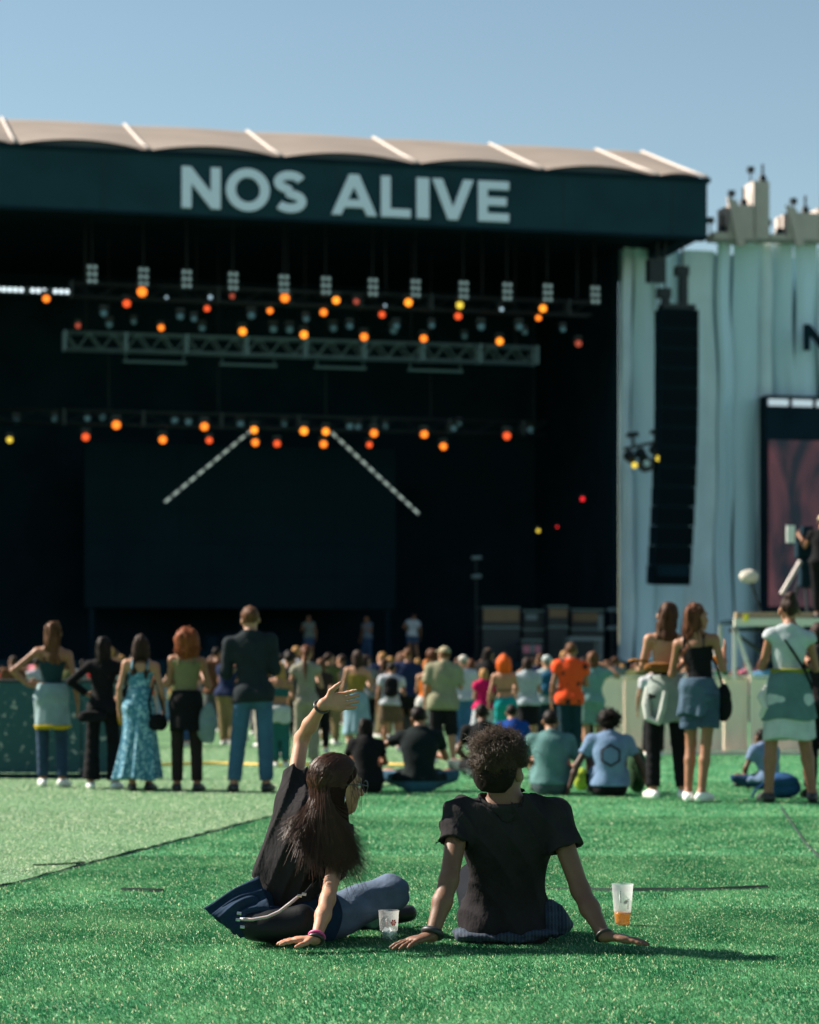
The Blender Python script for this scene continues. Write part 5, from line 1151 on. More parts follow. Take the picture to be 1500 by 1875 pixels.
# ------------------------------------------------------------------ fences, line and camera platform
M_scr = print_cloth('fence_scrim', (52, 84, 88), (150, 156, 150), 12, 'noise', .585)
fe = empty('scrim_fence', G(60, 1425), 0); tag(fe, 'low dark scrim fence behind the women in the left row', 'fence')
dF = gd(1425); hgt = .175/.162*1.0*1.0; sc = dF/FP
for i in range(4):
    x0 = (-90+i*80-60)*sc; x1 = x0+78*sc
    if i < 4: box_obj('scrim_panel', (x0, 0, .06), (x1, .03, 1.08), M_scr, fe); MB().bar((x1+.005, .05, .0), (x1+.005, .05, 1.12), .04).build('post', M_steel, fe)
MB().tube([(-150*sc, .02, 1.10), (175*sc, .02, 1.10)], .022, 6).build('top_rail', M_steel, fe); MB().box((-150*sc, -.05, 0), (175*sc, .1, .05)).build('foot', M_blk, fe)
M_ply = mat('barrier_plywood', (.88, .70, .58), rough=.8, var=.16, vscale=2.2, stretch=(1, 1, .35))
db = gd(1381); sb = db/FP
xs = [1095, 1142, 1190, 1238, 1285, 1325, 1372, 1418, 1470, 1525]
for i, (a, b) in enumerate(zip(xs[:-1], xs[1:])):
    c = Vector((((a+b)/2-CX)*sb, db+(.08 if i % 2 else 0), 0)); w = (b-a)*sb
    e = empty('barrier_panel', c, random.Random(i).uniform(-.03, .03)); tag(e, 'pale grey plywood barrier panel, %s from the orange floral shirt' % ORD[i], 'barrier', 'pale barrier panels across the field')
    box_obj('panel_board', (-w/2+.01, 0, .06), (w/2-.01, .03, 1.17), M_ply, e)
    for s in (-1, 1): MB().box((s*(w/2-.03)-.018, -.03, .0), (s*(w/2-.03)+.018, -.001, 1.19)).build('batten', mat('batten_pale', (.90, .74, .62), rough=.8), e)
    MB().box((-w/2, -.06, 1.192), (w/2, .08, 1.22)).build('top_board', mat('batten_pale', (.90, .74, .62), rough=.8), e); MB().box((-w/2, -.25, 0), (w/2, -.062, .05)).build('foot_board', M_ply, e)
yl = []
for i in range(30): x = 200+i*20; q = G(x, 1402+1.5*math.sin(i*.5)); yl.append((q.x, q.y, .02))
tag(MB().tube(yl, .022, 6).build('ground_cable', mat('cable_yellow', (.62, .40, .03), rough=.6), smooth=True), 'thin yellow cable lying across the turf behind the tall man', 'cable')
dp = 41.0; sp_ = dp/FP
cp = empty('camera_platform', (P(1420, HY, dp).x, dp, 0)); tag(cp, 'raised scaffold platform for the film camera at the right edge', 'platform')
X = lambda px: (px-1420)*sp_; Z = lambda py: 1-(py-HY)*sp_
M_scf = mat('scaffold_alu', (.55, .56, .54), rough=.45, metal=.5)
box_obj('platform_edge', (X(1345), 0, Z(1146)), (X(1560), .12, Z(1132)), mat('edge_cream', (.62, .60, .52), rough=.6), cp)
box_obj('platform_deck', (X(1345), .125, Z(1138)), (X(1560), 2.0, Z(1132)), M_blk, cp)
box_obj('deck_lip', (X(1352), .3, Z(1131)), (X(1560), .5, Z(1120)), mat('lip_wood', (.36, .27, .16), rough=.7), cp)
for a, b in (((1346, 1146), (1346, HY+.99/sp_)), ((1346, 1148), (1382, 1250)), ((1382, 1250), (1386, HY+.99/sp_)), ((1470, 1146), (1470, HY+.99/sp_)), ((1470, 1148), (1440, 1250)), ((1550, 1146), (1550, HY+.99/sp_))):
    MB().bar((X(a[0]), .06, Z(a[1])), (X(b[0]), .06, Z(b[1])), .06).build('scaffold_leg', M_scf, cp)
for a, b in (((1350, 1150), (1470, 1235)), ((1352, 1150), (1420, 1150))): MB().bar((X(a[0]), 1.0, Z(a[1])), (X(b[0]), 1.0, Z(b[1])), .06).build('brace', M_steel, cp)
for x in (1346, 1550): MB().bar((X(x), 1.9, 0), (X(x), 1.9, Z(1138)), .06).build('scaffold_leg', M_scf, cp)
box_obj('tag_plate', (X(1362), -.02, Z(1137)), (X(1370), -.001, Z(1124)), mat('tag_yellow', (.8, .62, .03)), cp)
zt = Z(1132)
# film camera on a tripod with its pale pan bar
fc = empty('film_camera', (P(1490, HY, dp).x, dp+.9, zt+.004)); tag(fc, 'film camera on tripod with long pale pan bar on the platform', 'camera')
X2 = lambda px: (px-1490)*sp_; Z2 = lambda py: Z(py)-zt
for a in range(3): MB().tube([(0, 0, .95), (.35*math.cos(a*2.09+.5), .35*math.sin(a*2.09+.5), 0)], .028, 6).build('tripod_leg', M_steel, fc)
MB().tube([(0, 0, .9), (0, 0, 1.05)], [.08, .09], 10).build('tripod_head', M_steel, fc)
box_obj('camera_body', (X2(1472), -.2, 1.055), (X2(1545), .14, 1.42), M_blk, fc, bevel=.03); box_obj('viewfinder', (X2(1480), -.34, 1.43), (X2(1500), -.1, 1.6), M_blk, fc, bevel=.02); box_obj('rain_cover', (X2(1478), -.22, .55), (X2(1525), .1, 1.05), M_blk, fc, bevel=.05); MB().tube([(X2(1530), 0, 1.2), (X2(1575), 0, 1.2)], [.11, .13], 12).build('lens', M_steel, fc)
MB().bar((X2(1478), -.2, 1.0), (X2(1440), -.35, Z2(1086)), .055).build('pan_bar', mat('bar_cream', (.42, .37, .35), rough=.5), fc)
box_obj('monitor', (X2(1451), -.3, Z2(990)), (X2(1466), -.24, Z2(958)), mat('monitor_white', (.7, .7, .68), rough=.5), fc); MB().bar((X2(1464), -.22, Z2(975)), (X2(1480), -.1, 1.3), .03).build('monitor_arm', M_steel, fc)
# operator with light cap
q = Person(1.78, 'm', seed=90, arms=(((-.12, .12, -.2), (-.24, .32, .0), (-.5, .8, .1)), 'front'), lean=.08)
e = empty('person', (P(1512, HY, dp).x, dp+.30, zt+.004), -.3); tag(e, 'camera operator in black with pale cap standing on the platform', 'person')
put(base(q, 'tan', 'short', 'short', 'dark', h=.02)+[('shirt', q.top(.02, sleeve=.5, loose=.016), BLACKC), ('trousers', q.trousers(.02), BLACKC), ('cap', q.cap(.016), cloth(214, 196, 170))]+shoe(q, SHOE_B, .02), e)
# furry microphone on a stand
mc = empty('microphone_stand', (P(1392, HY, dp).x, dp+1.2, zt+.004)); tag(mc, 'furry pale microphone on a stand at the platform edge', 'microphone')
zm = Z2(1062)+.05
MB().tube([(.25, 0, 0), (.12, 0, zm*.5), (0, 0, zm)], .02, 6).build('stand_pole', M_steel, mc); MB().box((.1, -.15, 0), (.4, .15, .02)).build('stand_foot', M_steel, mc)
pr = [Ell(A3(-.02, 0, zm+.06), A3(.17, .1, .12), None, .02)]; lo, hi = bounds(pr, .04)
link('windshield', sdf_mesh('windshield', lambda p: blend(pr, p)-.012*wnoise(p, 45), lo, hi, .012), mc, mat('fur_cream', (.60, .55, .47), rough=.9))
# ------------------------------------------------------------------ the two people sitting in front
def hero(J, k, sex, slim, headF, headU, nvec, sides, seed, curl):
    q = Person.__new__(Person); q.H = 1.7*k; q.k = k; q.sex = sex; q.seed = seed; q.sit = True; q.slim = slim; q.head_turn = 0
    q.j = {n: np.array(v, float) for n, v in J.items()}
    q.setup(headR=frame(A3(*headF), A3(*headU)))
    for s in 'LR': q.hands[s] = hand_parts(q.j['wr'+s], q.j['hd'+s], A3(*nvec[s]), sides[s], k*(1.02 if sex == 'm' else .95), curl=curl[s][0], spread=curl[s][1])
    return q
def PT(px, py, d): return tuple(P(px, py, d))
def strands(name, paths, rad, n=3):
    """many thin hair tubes as one mesh; paths: array (count, points, 3)"""
    Pn = np.asarray(paths, float); c, m, _ = Pn.shape
    T = np.gradient(Pn, axis=1); T /= np.linalg.norm(T, axis=2, keepdims=True)+1e-9
    A = np.cross(T, np.array([.31, .22, .92])); A /= np.linalg.norm(A, axis=2, keepdims=True)+1e-9; B = np.cross(T, A)
    r = rad*np.linspace(1, .35, m)[None, :, None]
    V = np.stack([Pn+(A*math.cos(2*pi*i/n)+B*math.sin(2*pi*i/n))*r for i in range(n)], 2)      # c,m,n,3
    idx = np.arange(c*m*n).reshape(c, m, n); F = []
    for i in range(n):
        a = idx[:, :-1, i]; b = idx[:, :-1, (i+1) % n]; e = idx[:, 1:, (i+1) % n]; d = idx[:, 1:, i]; F.append(np.stack([a, b, e, d], -1).reshape(-1, 4))
    me = np_mesh(name, V.reshape(-1, 3), np.concatenate(F)); me.shade_smooth(); return me
def hair_mat(name, col, rough=.38):
    m = mat(name, col, rough=rough, spec=.5, var=.3, vscale=25); return m
SKH = {'w': skin(168, 122, 98, .2), 'm': skin(106, 76, 58, .2)}
hr_ = np.random.default_rng(5)

# ---- woman with raised arm
J = dict(pelvis=PT(540, 1668, 9.62), waist=PT(525, 1605, 9.57), chest=PT(563, 1533, 9.52), neck=PT(598, 1482, 9.48), head=PT(617, 1437, 9.46),
         shL=PT(534, 1462, 9.55), elL=PT(553, 1352, 9.66), wrL=PT(591, 1290, 9.52), shR=PT(620, 1556, 9.50), elR=PT(600, 1647, 9.30), wrR=PT(579, 1719, 9.17),
         hipL=PT(505, 1690, 9.64), hipR=PT(588, 1688, 9.66), kneeL=PT(560, 1665, 10.05), ankL=PT(640, 1685, 10.12), toeL=PT(700, 1690, 10.05), kneeR=PT(712, 1637, 9.80), ankR=PT(684, 1680, 10.10), toeR=PT(748, 1672, 10.15))
J['hdL'] = nrm((1, .0, .16)); J['hdR'] = nrm((-1, -.12, -.05))
w = hero(J, .97, 'f', 1.0, (.90, .43, -.14), (.08, 0, 1), {'L': (.1, -1, .1), 'R': (0, 0, -1)}, {'L': -1, 'R': 1}, 71, {'L': (.16, .03), 'R': (.10, .14)})
w.headp = w.headp[:-2]
o_w = A3(*PT(540, 1725, 9.62)); o_w[2] = 0
SH_W = mat('tee_charcoal', (.022, .0205, .0225), rough=.9, spec=.05, var=.15, vscale=12, bump=.75, bscale=20, bdist=.022, stretch=(1, 1, .5))
NAVY = mat('denim_navy', (.009, .024, .048), rough=.9, spec=.15, var=.4, vscale=9, bump=.5, bscale=60, bdist=.006)
JEAN_G = mat('jeans_grey_blue', (.095, .13, .19), rough=.9, spec=.1, var=.18, vscale=16, bump=.5, bscale=30, bdist=.010)
ew = empty('person', o_w); tag(ew, 'woman in charcoal tee sitting on the turf with one arm raised', 'person', 'pair sitting on the turf in front')
def collar(q, neck, vneck, loose, h=.0042):
    k, R1 = q.k, q.R1; nk = q.neck[0]; nd_ = nrm(nk.b-nk.a); nc = Cap(nk.a+nd_*.012*k-R1[1]*vneck*k, nk.b+nd_*.1*k, nk.ra+(neck-.066)*k, nk.ra+(neck-.02)*k)
    pr = q.torso+q.deltoid
    fn = lambda p: np.maximum(np.maximum(np.abs(nc.d(p)-.002)-.0055, np.abs(blend(pr, p, loose)-.000)-.006), (p-q.j['neck'])@R1[2]-.045*k)
    c = q.j['neck']; return sdf_mesh('collar', fn, c-.13, c+.13, h)
def putw(pieces, e, org):
    for nm, m, M in pieces:
        m.transform(Matrix.Translation(-Vector(org)))
        if len(m.materials) == 0: m.materials.append(M)
        link(nm, m, e)
R1 = w.R1
pcs = [('body', w.body(.008, .0038), SKH['w']), ('shirt', w.top(.0065, sleeve=.46, loose=.024, hem=.015, neck=.078, wr=.003, sl_loose=.020, fold=R1[0]*95+R1[1]*55+R1[2]*14, tail=.02, famp=.013), SH_W),
       ('collar', collar(w, .078, 0, .024), SH_W), ('trousers', w.trousers(.007, loose=.014, wr=.0065), JEAN_G)] + [('shoe', m, SHOE_B) for m in w.shoes(.008)]
# tied denim jacket: band round the hips and the flap lying out to the left
bandp = [w.torso[0], w.torso[1]]+w.torso[-2:]
flap = [Ell(A3(*PT(478, 1650, 9.50)), A3(.05, .035, .06), None, .03), Ell(A3(*PT(460, 1690, 9.48)), A3(.05, .04, .06), None, .03), Ell(A3(*PT(505, 1692, 9.44)), A3(.10, .045, .065), None, .04)]
def jk(p):
    a = blend(bandp, p, .034)-.006*wnoise(p, 22, seed=4); a = np.maximum(a, (p-w.j['pelvis'])@w.R0[2]-.075+.03*((p-w.j['pelvis'])@w.R0[0]))
    b = blend(flap, p)-.013*wnoise(p, 20, (1, 1, 1), 8)-.006*np.abs(wnoise(p, 42, (1, .6, .6), 2))
    h = np.clip(.5+.5*(b-a)/.03, 0, 1); return np.maximum(b+(a-b)*h-.03*h*(1-h), .004-p[:, 2])
def sheet(cs, nu, nv, folds, amp, thick, seed):
    """folded piece of cloth between four corners, with thickness"""
    A, B, C_, D_ = [A3(*c) for c in cs]; rnd = np.random.default_rng(seed); N_ = nrm(np.cross(B-A, D_-A)); N_ = N_ if N_[1] < 0 else -N_
    u, v = np.meshgrid(np.linspace(0, 1, nu), np.linspace(0, 1, nv), indexing='ij')
    Q = (A[None, None]*((1-u)*(1-v))[..., None]+B*(u*(1-v))[..., None]+C_*(u*v)[..., None]+D_*((1-u)*v)[..., None])
    f = sum(np.sin(2*pi*(folds*(.6+.5*i)*v+.8*i*u*v+rnd.random()))/(1+i) for i in range(3)); off = amp*f*(.35+.65*np.sin(pi*np.clip(u*1.1, 0, 1)))+.02*np.sin(pi*u)*np.sin(pi*v)
    Q = Q+N_*off[..., None]+wnoise(Q.reshape(-1, 3), 18, seed=seed).reshape(nu, nv, 1)*.006*A3(1, 0, 1); Q[..., 2] = np.maximum(Q[..., 2], .012)
    V = np.concatenate([(Q+N_*thick/2).reshape(-1, 3), (Q-N_*thick/2).reshape(-1, 3)]); n = nu*nv; id_ = np.arange(n).reshape(nu, nv)
    a, b, c, d = id_[:-1, :-1].ravel(), id_[1:, :-1].ravel(), id_[1:, 1:].ravel(), id_[:-1, 1:].ravel(); F = [np.stack([a, b, c, d], 1), np.stack([a+n, d+n, c+n, b+n], 1)]
    rim = np.concatenate([id_[:-1, 0], id_[-1, :-1], id_[1:, -1][::-1], id_[0, 1:][::-1]]); r2 = np.roll(rim, -1); F.append(np.stack([rim, rim+n, r2+n, r2], 1))
    me = np_mesh('cloth', V, np.concatenate(F)); me.shade_smooth(); return me
pcs.append(('jacket_flap', sheet([PT(474, 1606, 9.50), PT(374, 1664, 9.40), PT(428, 1712, 9.38), PT(500, 1672, 9.37)], 26, 40, 2.4, .016, .006, 3), NAVY))
pcs.append(('jacket_flap', sheet([PT(452, 1622, 9.47), PT(386, 1676, 9.37), PT(440, 1716, 9.36), PT(520, 1690, 9.35)], 24, 36, 3.1, .013, .006, 9), NAVY))
lo, hi = bounds(bandp+flap, .05); pcs.append(('tied_jacket', sdf_mesh('tied_jacket', jk, lo, hi, .0075), NAVY))
# hair: smooth base mass, then strands
HW = mat('hair_dark_auburn', (.020, .009, .007), rough=.75, spec=.06, var=.3, vscale=25, bump=.8, bscale=60, bdist=.01, stretch=(1, 1, .25)); HT = w.HT; k = w.k
m1 = [Ell(HT(0, -.014, .034), A3(.0775, .0975, .086)*k, w.HR, .03), Ell(HT(0, -.052, -.05), A3(.070, .052, .085)*k, w.HR, .06),
      Ell(A3(*PT(594, 1475, 9.43)), A3(.045, .03, .05), None, .02, b=A3(*PT(592, 1520, 9.40)), rb=A3(.05, .02, .04)), Ell(A3(*PT(612, 1465, 9.40)), A3(.045, .03, .05), None, .02, b=A3(*PT(634, 1545, 9.40)), rb=A3(.035, .02, .04)),
      ]
def hfn(p):
    d = blend(m1, p); q = (p-w.j['head'])@w.HR.T/k
    return np.maximum(d, (q[:, 1]-.026-np.clip((q[:, 2]+.0)*.9, 0, .09))*k)
lo, hi = bounds(m1, .02); hair_w = sdf_mesh('hair', hfn, lo, hi, .007); pcs.append(('hair', hair_w, HW))
putw(pcs, ew, o_w)
paths = []
tg = [(A3(*PT(530, 1522, 9.385)), .9, .030), (A3(*PT(578, 1548, 9.34)), 1.2, .045), (A3(*PT(615, 1560, 9.33)), 1.2, .05), (A3(*PT(655, 1588, 9.36)), 1.4, .045), (A3(*PT(545, 1505, 9.37)), .9, .03)]
for i in range(7500):
    th = hr_.uniform(0, 2*pi); ph = math.acos(hr_.uniform(-.55, 1)); dirv = A3(math.sin(ph)*math.cos(th), math.sin(ph)*math.sin(th), math.cos(ph))
    if dirv[1] > .30+.6*max(0, dirv[2]) or (dirv[2] < -.1 and dirv[1] > .22): continue
    root = HT(*(A3(0, -.014, .034)+dirv*A3(.079, .099, .087)))
    u_ = hr_.random(); rd = nrm(A3(dirv[0]*.85+hr_.normal(0, .12), -.72, -.55)); om = math.acos(np.clip(dirv@rd, -1, 1)); so = math.sin(om)+1e-6; tt = np.linspace(0, 1, 7)
    arc = (np.sin((1-tt)*om)/so)[:, None]*dirv+(np.sin(tt*om)/so)[:, None]*rd
    pa = np.array([HT(*q_) for q_ in A3(0, -.014, .034)+arc*A3(.079, .099, .088)*(1.05+.11*u_*np.minimum(1, .35+tt*1.5))[:, None]])
    sidef = np.clip((dirv[0]+hr_.normal(0, .35)+1)/2, 0, 1)
    tip = A3(*PT(550+sidef*106+hr_.normal(0, 12), 1532+sidef*46+hr_.normal(0, 24), 9.372-.02*u_))
    c_ = pa[-1]+A3(0, -.030, -.075); t2 = np.linspace(0, 1, 8)[1:, None]
    pb = (1-t2)**2*pa[-1]+2*t2*(1-t2)*c_+t2**2*tip
    pts = np.concatenate([pa, pb]); pts[1:-1] = (pts[:-2]+2*pts[1:-1]+pts[2:])/4
    pts[:, 0] += .006*np.sin(np.linspace(0, 5, 14)+u_*6)*np.linspace(0, 1, 14); pts += np.cumsum(hr_.normal(0, .0009, pts.shape), 0); paths.append(pts)
# a sunlit lock brushed over her shoulder
for i in range(260):
    a_ = HT(-.06+hr_.normal(0, .012), -.075, -.05+hr_.normal(0, .02)); tip = A3(*PT(531+hr_.normal(0, 9), 1522+hr_.normal(0, 11), 9.385)); c_ = A3(*PT(566, 1488, 9.375))+hr_.normal(0, .008, 3); t2 = np.linspace(0, 1, 14)[:, None]
    pts = (1-t2)**2*a_+2*t2*(1-t2)*c_+t2**2*tip; pts += np.cumsum(hr_.normal(0, .0009, pts.shape), 0); paths.append(pts)
# wisps round the face and fly-aways
for i in range(36):
    a = HT(hr_.uniform(.02, .075), .05+hr_.uniform(-.03, .02), hr_.uniform(-.01, .08)); b = a+A3(hr_.normal(.01, .012), hr_.normal(0, .01), -hr_.uniform(.06, .16)); t = np.linspace(0, 1, 14)[:, None]; pts = a+(b-a)*t+A3(.02, 0, .0)*np.sin(t*pi)*hr_.normal(.5, .6); paths.append(pts)
me = strands('hair_strand', paths, .0010); me.transform(Matrix.Translation(-Vector(o_w))); so_ = link('hair_strands', me, ew, hair_mat('strand_auburn', (.060, .021, .011), .45)); so_['kind'] = 'stuff'
def ringm(c, axis, R, r, n=24, m=6, el=1.0):
    axis = nrm(axis); a = nrm(np.cross(axis, A3(.2, .3, .9))); b = np.cross(axis, a); vs = []; fs = []
    for i in range(n):
        t = 2*pi*i/n; dv = a*math.cos(t)+b*math.sin(t)*el
        for q in range(m): s = 2*pi*q/m; vs.append(tuple(np.asarray(c)+dv*R+(nrm(dv)*math.cos(s)+axis*math.sin(s))*r))
    for i in range(n):
        for q in range(m): fs.append((i*m+q, ((i+1) % n)*m+q, ((i+1) % n)*m+(q+1) % m, i*m+(q+1) % m))
    return MB().add(vs, fs)
def band(e, org, c, axis, R, r, M, name='bracelet'):
    mb = ringm(c, axis, R, r); me = mb.mesh(name); me.transform(Matrix.Translation(-Vector(org))); me.shade_smooth(); return link(name, me, e, M)
aL = w.j['wrL']-w.j['elL']; aR = w.j['wrR']-w.j['elR']
BR_D = mat('bracelet_dark', (.02, .018, .02), rough=.4)
band(ew, o_w, w.j['wrL']*.93+w.j['elL']*.07, aL, .029, .005, BR_D)
band(ew, o_w, w.j['wrR']*.93+w.j['elR']*.07, aR, .029, .006, mat('bracelet_pink', (.48, .06, .20), rough=.5)); band(ew, o_w, w.j['wrR']*1.02-w.j['elR']*.02, aR, .029, .007, BR_D)
# glasses and eyes
HTw = lambda x, y, z: np.asarray(HT(x, y, z))
g = MB()
for sx in (-1, 1):
    rm = ringm(HTw(sx*.032, .112, .002), w.HR[1], .023, .0022, 20, 5); g.add(rm.v, rm.f); g.tube([tuple(HTw(sx*.056, .108, .006)), tuple(HTw(sx*.074, .05, .008)), tuple(HTw(sx*.078, -.01, .004))], .002, 5)
g.tube([tuple(HTw(-.01, .118, .006)), tuple(HTw(.01, .118, .006))], .002, 5)
me = g.mesh('glasses'); me.transform(Matrix.Translation(-Vector(o_w))); link('glasses', me, ew, mat('frame_dark', (.01, .01, .012), rough=.3))
def eyes(q, e, org):
    for sx in (-1, 1):
        c = q.HT(sx*.031, .080, .004); bm = bmesh.new(); bmesh.ops.create_uvsphere(bm, u_segments=14, v_segments=10, radius=.0125*q.k); me = bpy.data.meshes.new('eye'); bm.to_mesh(me); bm.free(); me.transform(Matrix.Translation(Vector(c)-Vector(org))); me.shade_smooth()
        o = link('eye', me, e, mat('eye_white', (.75, .72, .68), rough=.15)); c2 = q.HT(sx*.031, .0905, .004)
        bm = bmesh.new(); bmesh.ops.create_uvsphere(bm, u_segments=10, v_segments=8, radius=.006*q.k); me = bpy.data.meshes.new('iris'); bm.to_mesh(me); bm.free(); me.transform(Matrix.Translation(Vector(c2)-Vector(org))); link('iris', me, o, mat('iris_brown', (.05, .025, .012), rough=.1))
eyes(w, ew, o_w)
# hoop earring
er = ringm(HTw(.078, .0, -.055), w.HR[1], .016, .0014, 20, 5).mesh('earring'); er.transform(Matrix.Translation(-Vector(o_w))); link('earring', er, ew, mat('silver', (.6, .6, .6), rough=.25, metal=1))

# ---- black belt bag hanging at her back
bb_o = A3(*PT(512, 1725, 9.38)); bb_o[2] = 0
eb = empty('belt_bag', bb_o); tag(eb, 'black leather belt bag with pale piping at the sitting woman\'s back', 'bag')
M_lea = mat('leather_black', (.006, .008, .010), rough=.5, spec=.2, bump=.3, bscale=120, bdist=.002)
bagp = [Ell(A3(*PT(470, 1693, 9.39)), A3(.075, .05, .050), None, .05, b=A3(*PT(552, 1686, 9.39)), rb=A3(.06, .05, .062)), Ell(A3(*PT(510, 1706, 9.38)), A3(.13, .045, .036), None, .05)]
lo, hi = bounds(bagp, .02)
def bagf(p): return np.maximum(blend(bagp, p)-.004*wnoise(p, 26, seed=6), .004-p[:, 2])
putw([('bag_body', sdf_mesh('bag_body', bagf, lo, hi, .007), M_lea)], eb, bb_o)
pip = [PT(440, 1683, 9.335), PT(462, 1684, 9.325), PT(490, 1679, 9.322), PT(512, 1669, 9.325), PT(530, 1655, 9.33), PT(546, 1642, 9.335), PT(560, 1634, 9.36), PT(578, 1612, 9.42)]
def rel(pts, org): return [Vector(p)-Vector(org) for p in pts]
MB().tube(rel(pip[:6], bb_o), .0065, 8).build('piping', mat('piping_pale', (.36, .30, .30), rough=.35), eb, smooth=True)
MB().tube(rel(pip[4:], bb_o), .005, 6).build('strap', M_lea, eb, smooth=True)
for q in ((438, 1672), (436, 1684), (444, 1697), (549, 1640), (557, 1637)): MB().tube(rel([PT(q[0]-4, q[1], 9.33), PT(q[0]+4, q[1]+1, 9.33)], bb_o), .006, 8).build('buckle', mat('buckle_steel', (.55, .55, .55), rough=.3, metal=.9), eb)

# ---- man with curly hair leaning back on both hands
J = dict(pelvis=PT(926, 1672, 9.56), waist=PT(928, 1602, 9.51), chest=PT(928, 1540, 9.44), neck=PT(930, 1474, 9.37), head=PT(918, 1408, 9.36),
         shL=PT(843, 1492, 9.39), elL=PT(822, 1612, 9.24), wrL=PT(791, 1713, 9.13), shR=PT(1014, 1492, 9.39), elR=PT(1063, 1630, 9.30), wrR=PT(1106, 1713, 9.14),
         hipL=PT(888, 1680, 9.60), hipR=PT(966, 1680, 9.60), kneeL=PT(892, 1612, 9.98), ankL=PT(880, 1675, 10.33), toeL=PT(880, 1685, 10.52), kneeR=PT(942, 1652, 10.02), ankR=PT(960, 1675, 10.33), toeR=PT(965, 1685, 10.52))
J['hdL'] = nrm((-.80, -.55, -.16)); J['hdR'] = nrm((1, -.18, -.14))
g_ = hero(J, 1.03, 'm', .95, (.56, .83, .0), (.05, -.08, 1), {'L': (0, -.05, -1), 'R': (0, 0, -1)}, {'L': -1, 'R': 1}, 72, {'L': (.12, .26), 'R': (.08, .12)})
o_m = A3(*PT(926, 1722, 9.56)); o_m[2] = 0
em = empty('person', o_m); tag(em, 'man with dark curly hair in black tee leaning back on his hands', 'person', 'pair sitting on the turf in front')
SH_M = mat('tee_black', (.020, .0185, .0205), rough=.9, spec=.05, var=.15, vscale=12, bump=.75, bscale=20, bdist=.022, stretch=(1, .7, .6))
R1 = g_.R1
pcs = [('body', g_.body(.008, .0038), SKH['m']), ('shirt', g_.top(.0065, sleeve=.46, loose=.020, hem=-.115, neck=.078, wr=.003, vneck=.020, sl_loose=.022, fold=R1[0]*70+R1[2]*26+R1[1]*60, tail=.006, famp=.014), SH_M),
       ('collar', collar(g_, .078, .020, .020), SH_M), ('shorts', g_.trousers(.008, length=.44, loose=.018, flare=.015), mat('shorts_dark', (.010, .012, .016), rough=.9, spec=.05, bump=.3, bscale=120, bdist=.002))] + [('shoe', m, SHOE_B) for m in g_.shoes(.008)]
# crumpled plaid shirt tied round the hips
MP = bpy.data.materials.new('plaid_blue'); MP.use_nodes = True; t = MP.node_tree; b = t.nodes['Principled BSDF']; b.inputs['Roughness'].default_value = .9
tc = t.nodes.new('ShaderNodeTexCoord'); col = (.006, .012, .026, 1)
for ax, sc_, c2 in (('X', 9, (.014, .032, .06, 1)), ('Z', 9, (.014, .034, .064, 1)), ('X', 23, (.05, .075, .10, 1)), ('Z', 23, (.015, .03, .06, 1))):
    wv = t.nodes.new('ShaderNodeTexWave'); wv.bands_direction = ax; wv.inputs['Scale'].default_value = sc_; wv.inputs['Distortion'].default_value = 1.2; wv.inputs['Detail Scale'].default_value = 2; t.links.new(tc.outputs['Object'], wv.inputs['Vector'])
    r_ = t.nodes.new('ShaderNodeMapRange'); r_.inputs[1].default_value = .55; r_.inputs[2].default_value = .7; r_.inputs[4].default_value = .55; t.links.new(wv.outputs['Fac'], r_.inputs[0]); col = mixnode(t, col, c2, r_.outputs[0])
t.links.new(col, b.inputs['Base Color'])
pl = [Ell(A3(*PT(1016, 1690, 9.52)), A3(.055, .05, .058), None, .02), Ell(A3(*PT(1004, 1668, 9.54)), A3(.045, .04, .045), None, .02), Ell(A3(*PT(1034, 1694, 9.50)), A3(.026, .04, .045), None, .02), Ell(A3(*PT(985, 1710, 9.47)), A3(.09, .04, .018), None, .02), Ell(A3(*PT(900, 1715, 9.46)), A3(.13, .04, .012), None, .02), Ell(A3(*PT(842, 1710, 9.52)), A3(.03, .05, .022), None, .02)]
lo, hi = bounds(pl, .03)
pcs.append(('tied_shirt', sdf_mesh('tied_shirt', lambda p: np.maximum(blend(pl, p)-.020*wnoise(p, 26, seed=9)-.012*np.abs(wnoise(p, 48, seed=1)), .004-p[:, 2]), lo, hi, .0065), MP))
HT = g_.HT; k = g_.k; HM = mat('hair_dark_brown', (.010, .007, .006), rough=.75, spec=.08)
hm_ = [Ell(HT(0, -.016, .042), A3(.086, .106, .092)*k, g_.HR, .03), Ell(HT(0, -.05, -.02), A3(.082, .066, .075)*k, g_.HR, .03)]
def hfm(p):
    d = blend(hm_, p)-.006*wnoise(p, 70, seed=5)-.004*wnoise(p, 130, seed=7); q = (p-g_.j['head'])@g_.HR.T/k
    d = np.maximum(d, (q[:, 1]-.055-np.clip((q[:, 2]-.03)*1.2, 0, .08))*k)
    for sx in (-1, 1): d = np.maximum(d, -(np.linalg.norm((q-A3(sx*.082, .004, -.016))*A3(.7, 1, .85), axis=1)-.031)*k)
    return np.maximum(d, ((-.083-q[:, 2])*.8+np.clip(q[:, 1]+.01, 0, 1)*1.2)*k)
lo, hi = bounds(hm_, .02); pcs.append(('hair', sdf_mesh('hair', hfm, lo, hi, .006), HM))
putw(pcs, em, o_m)
paths = []
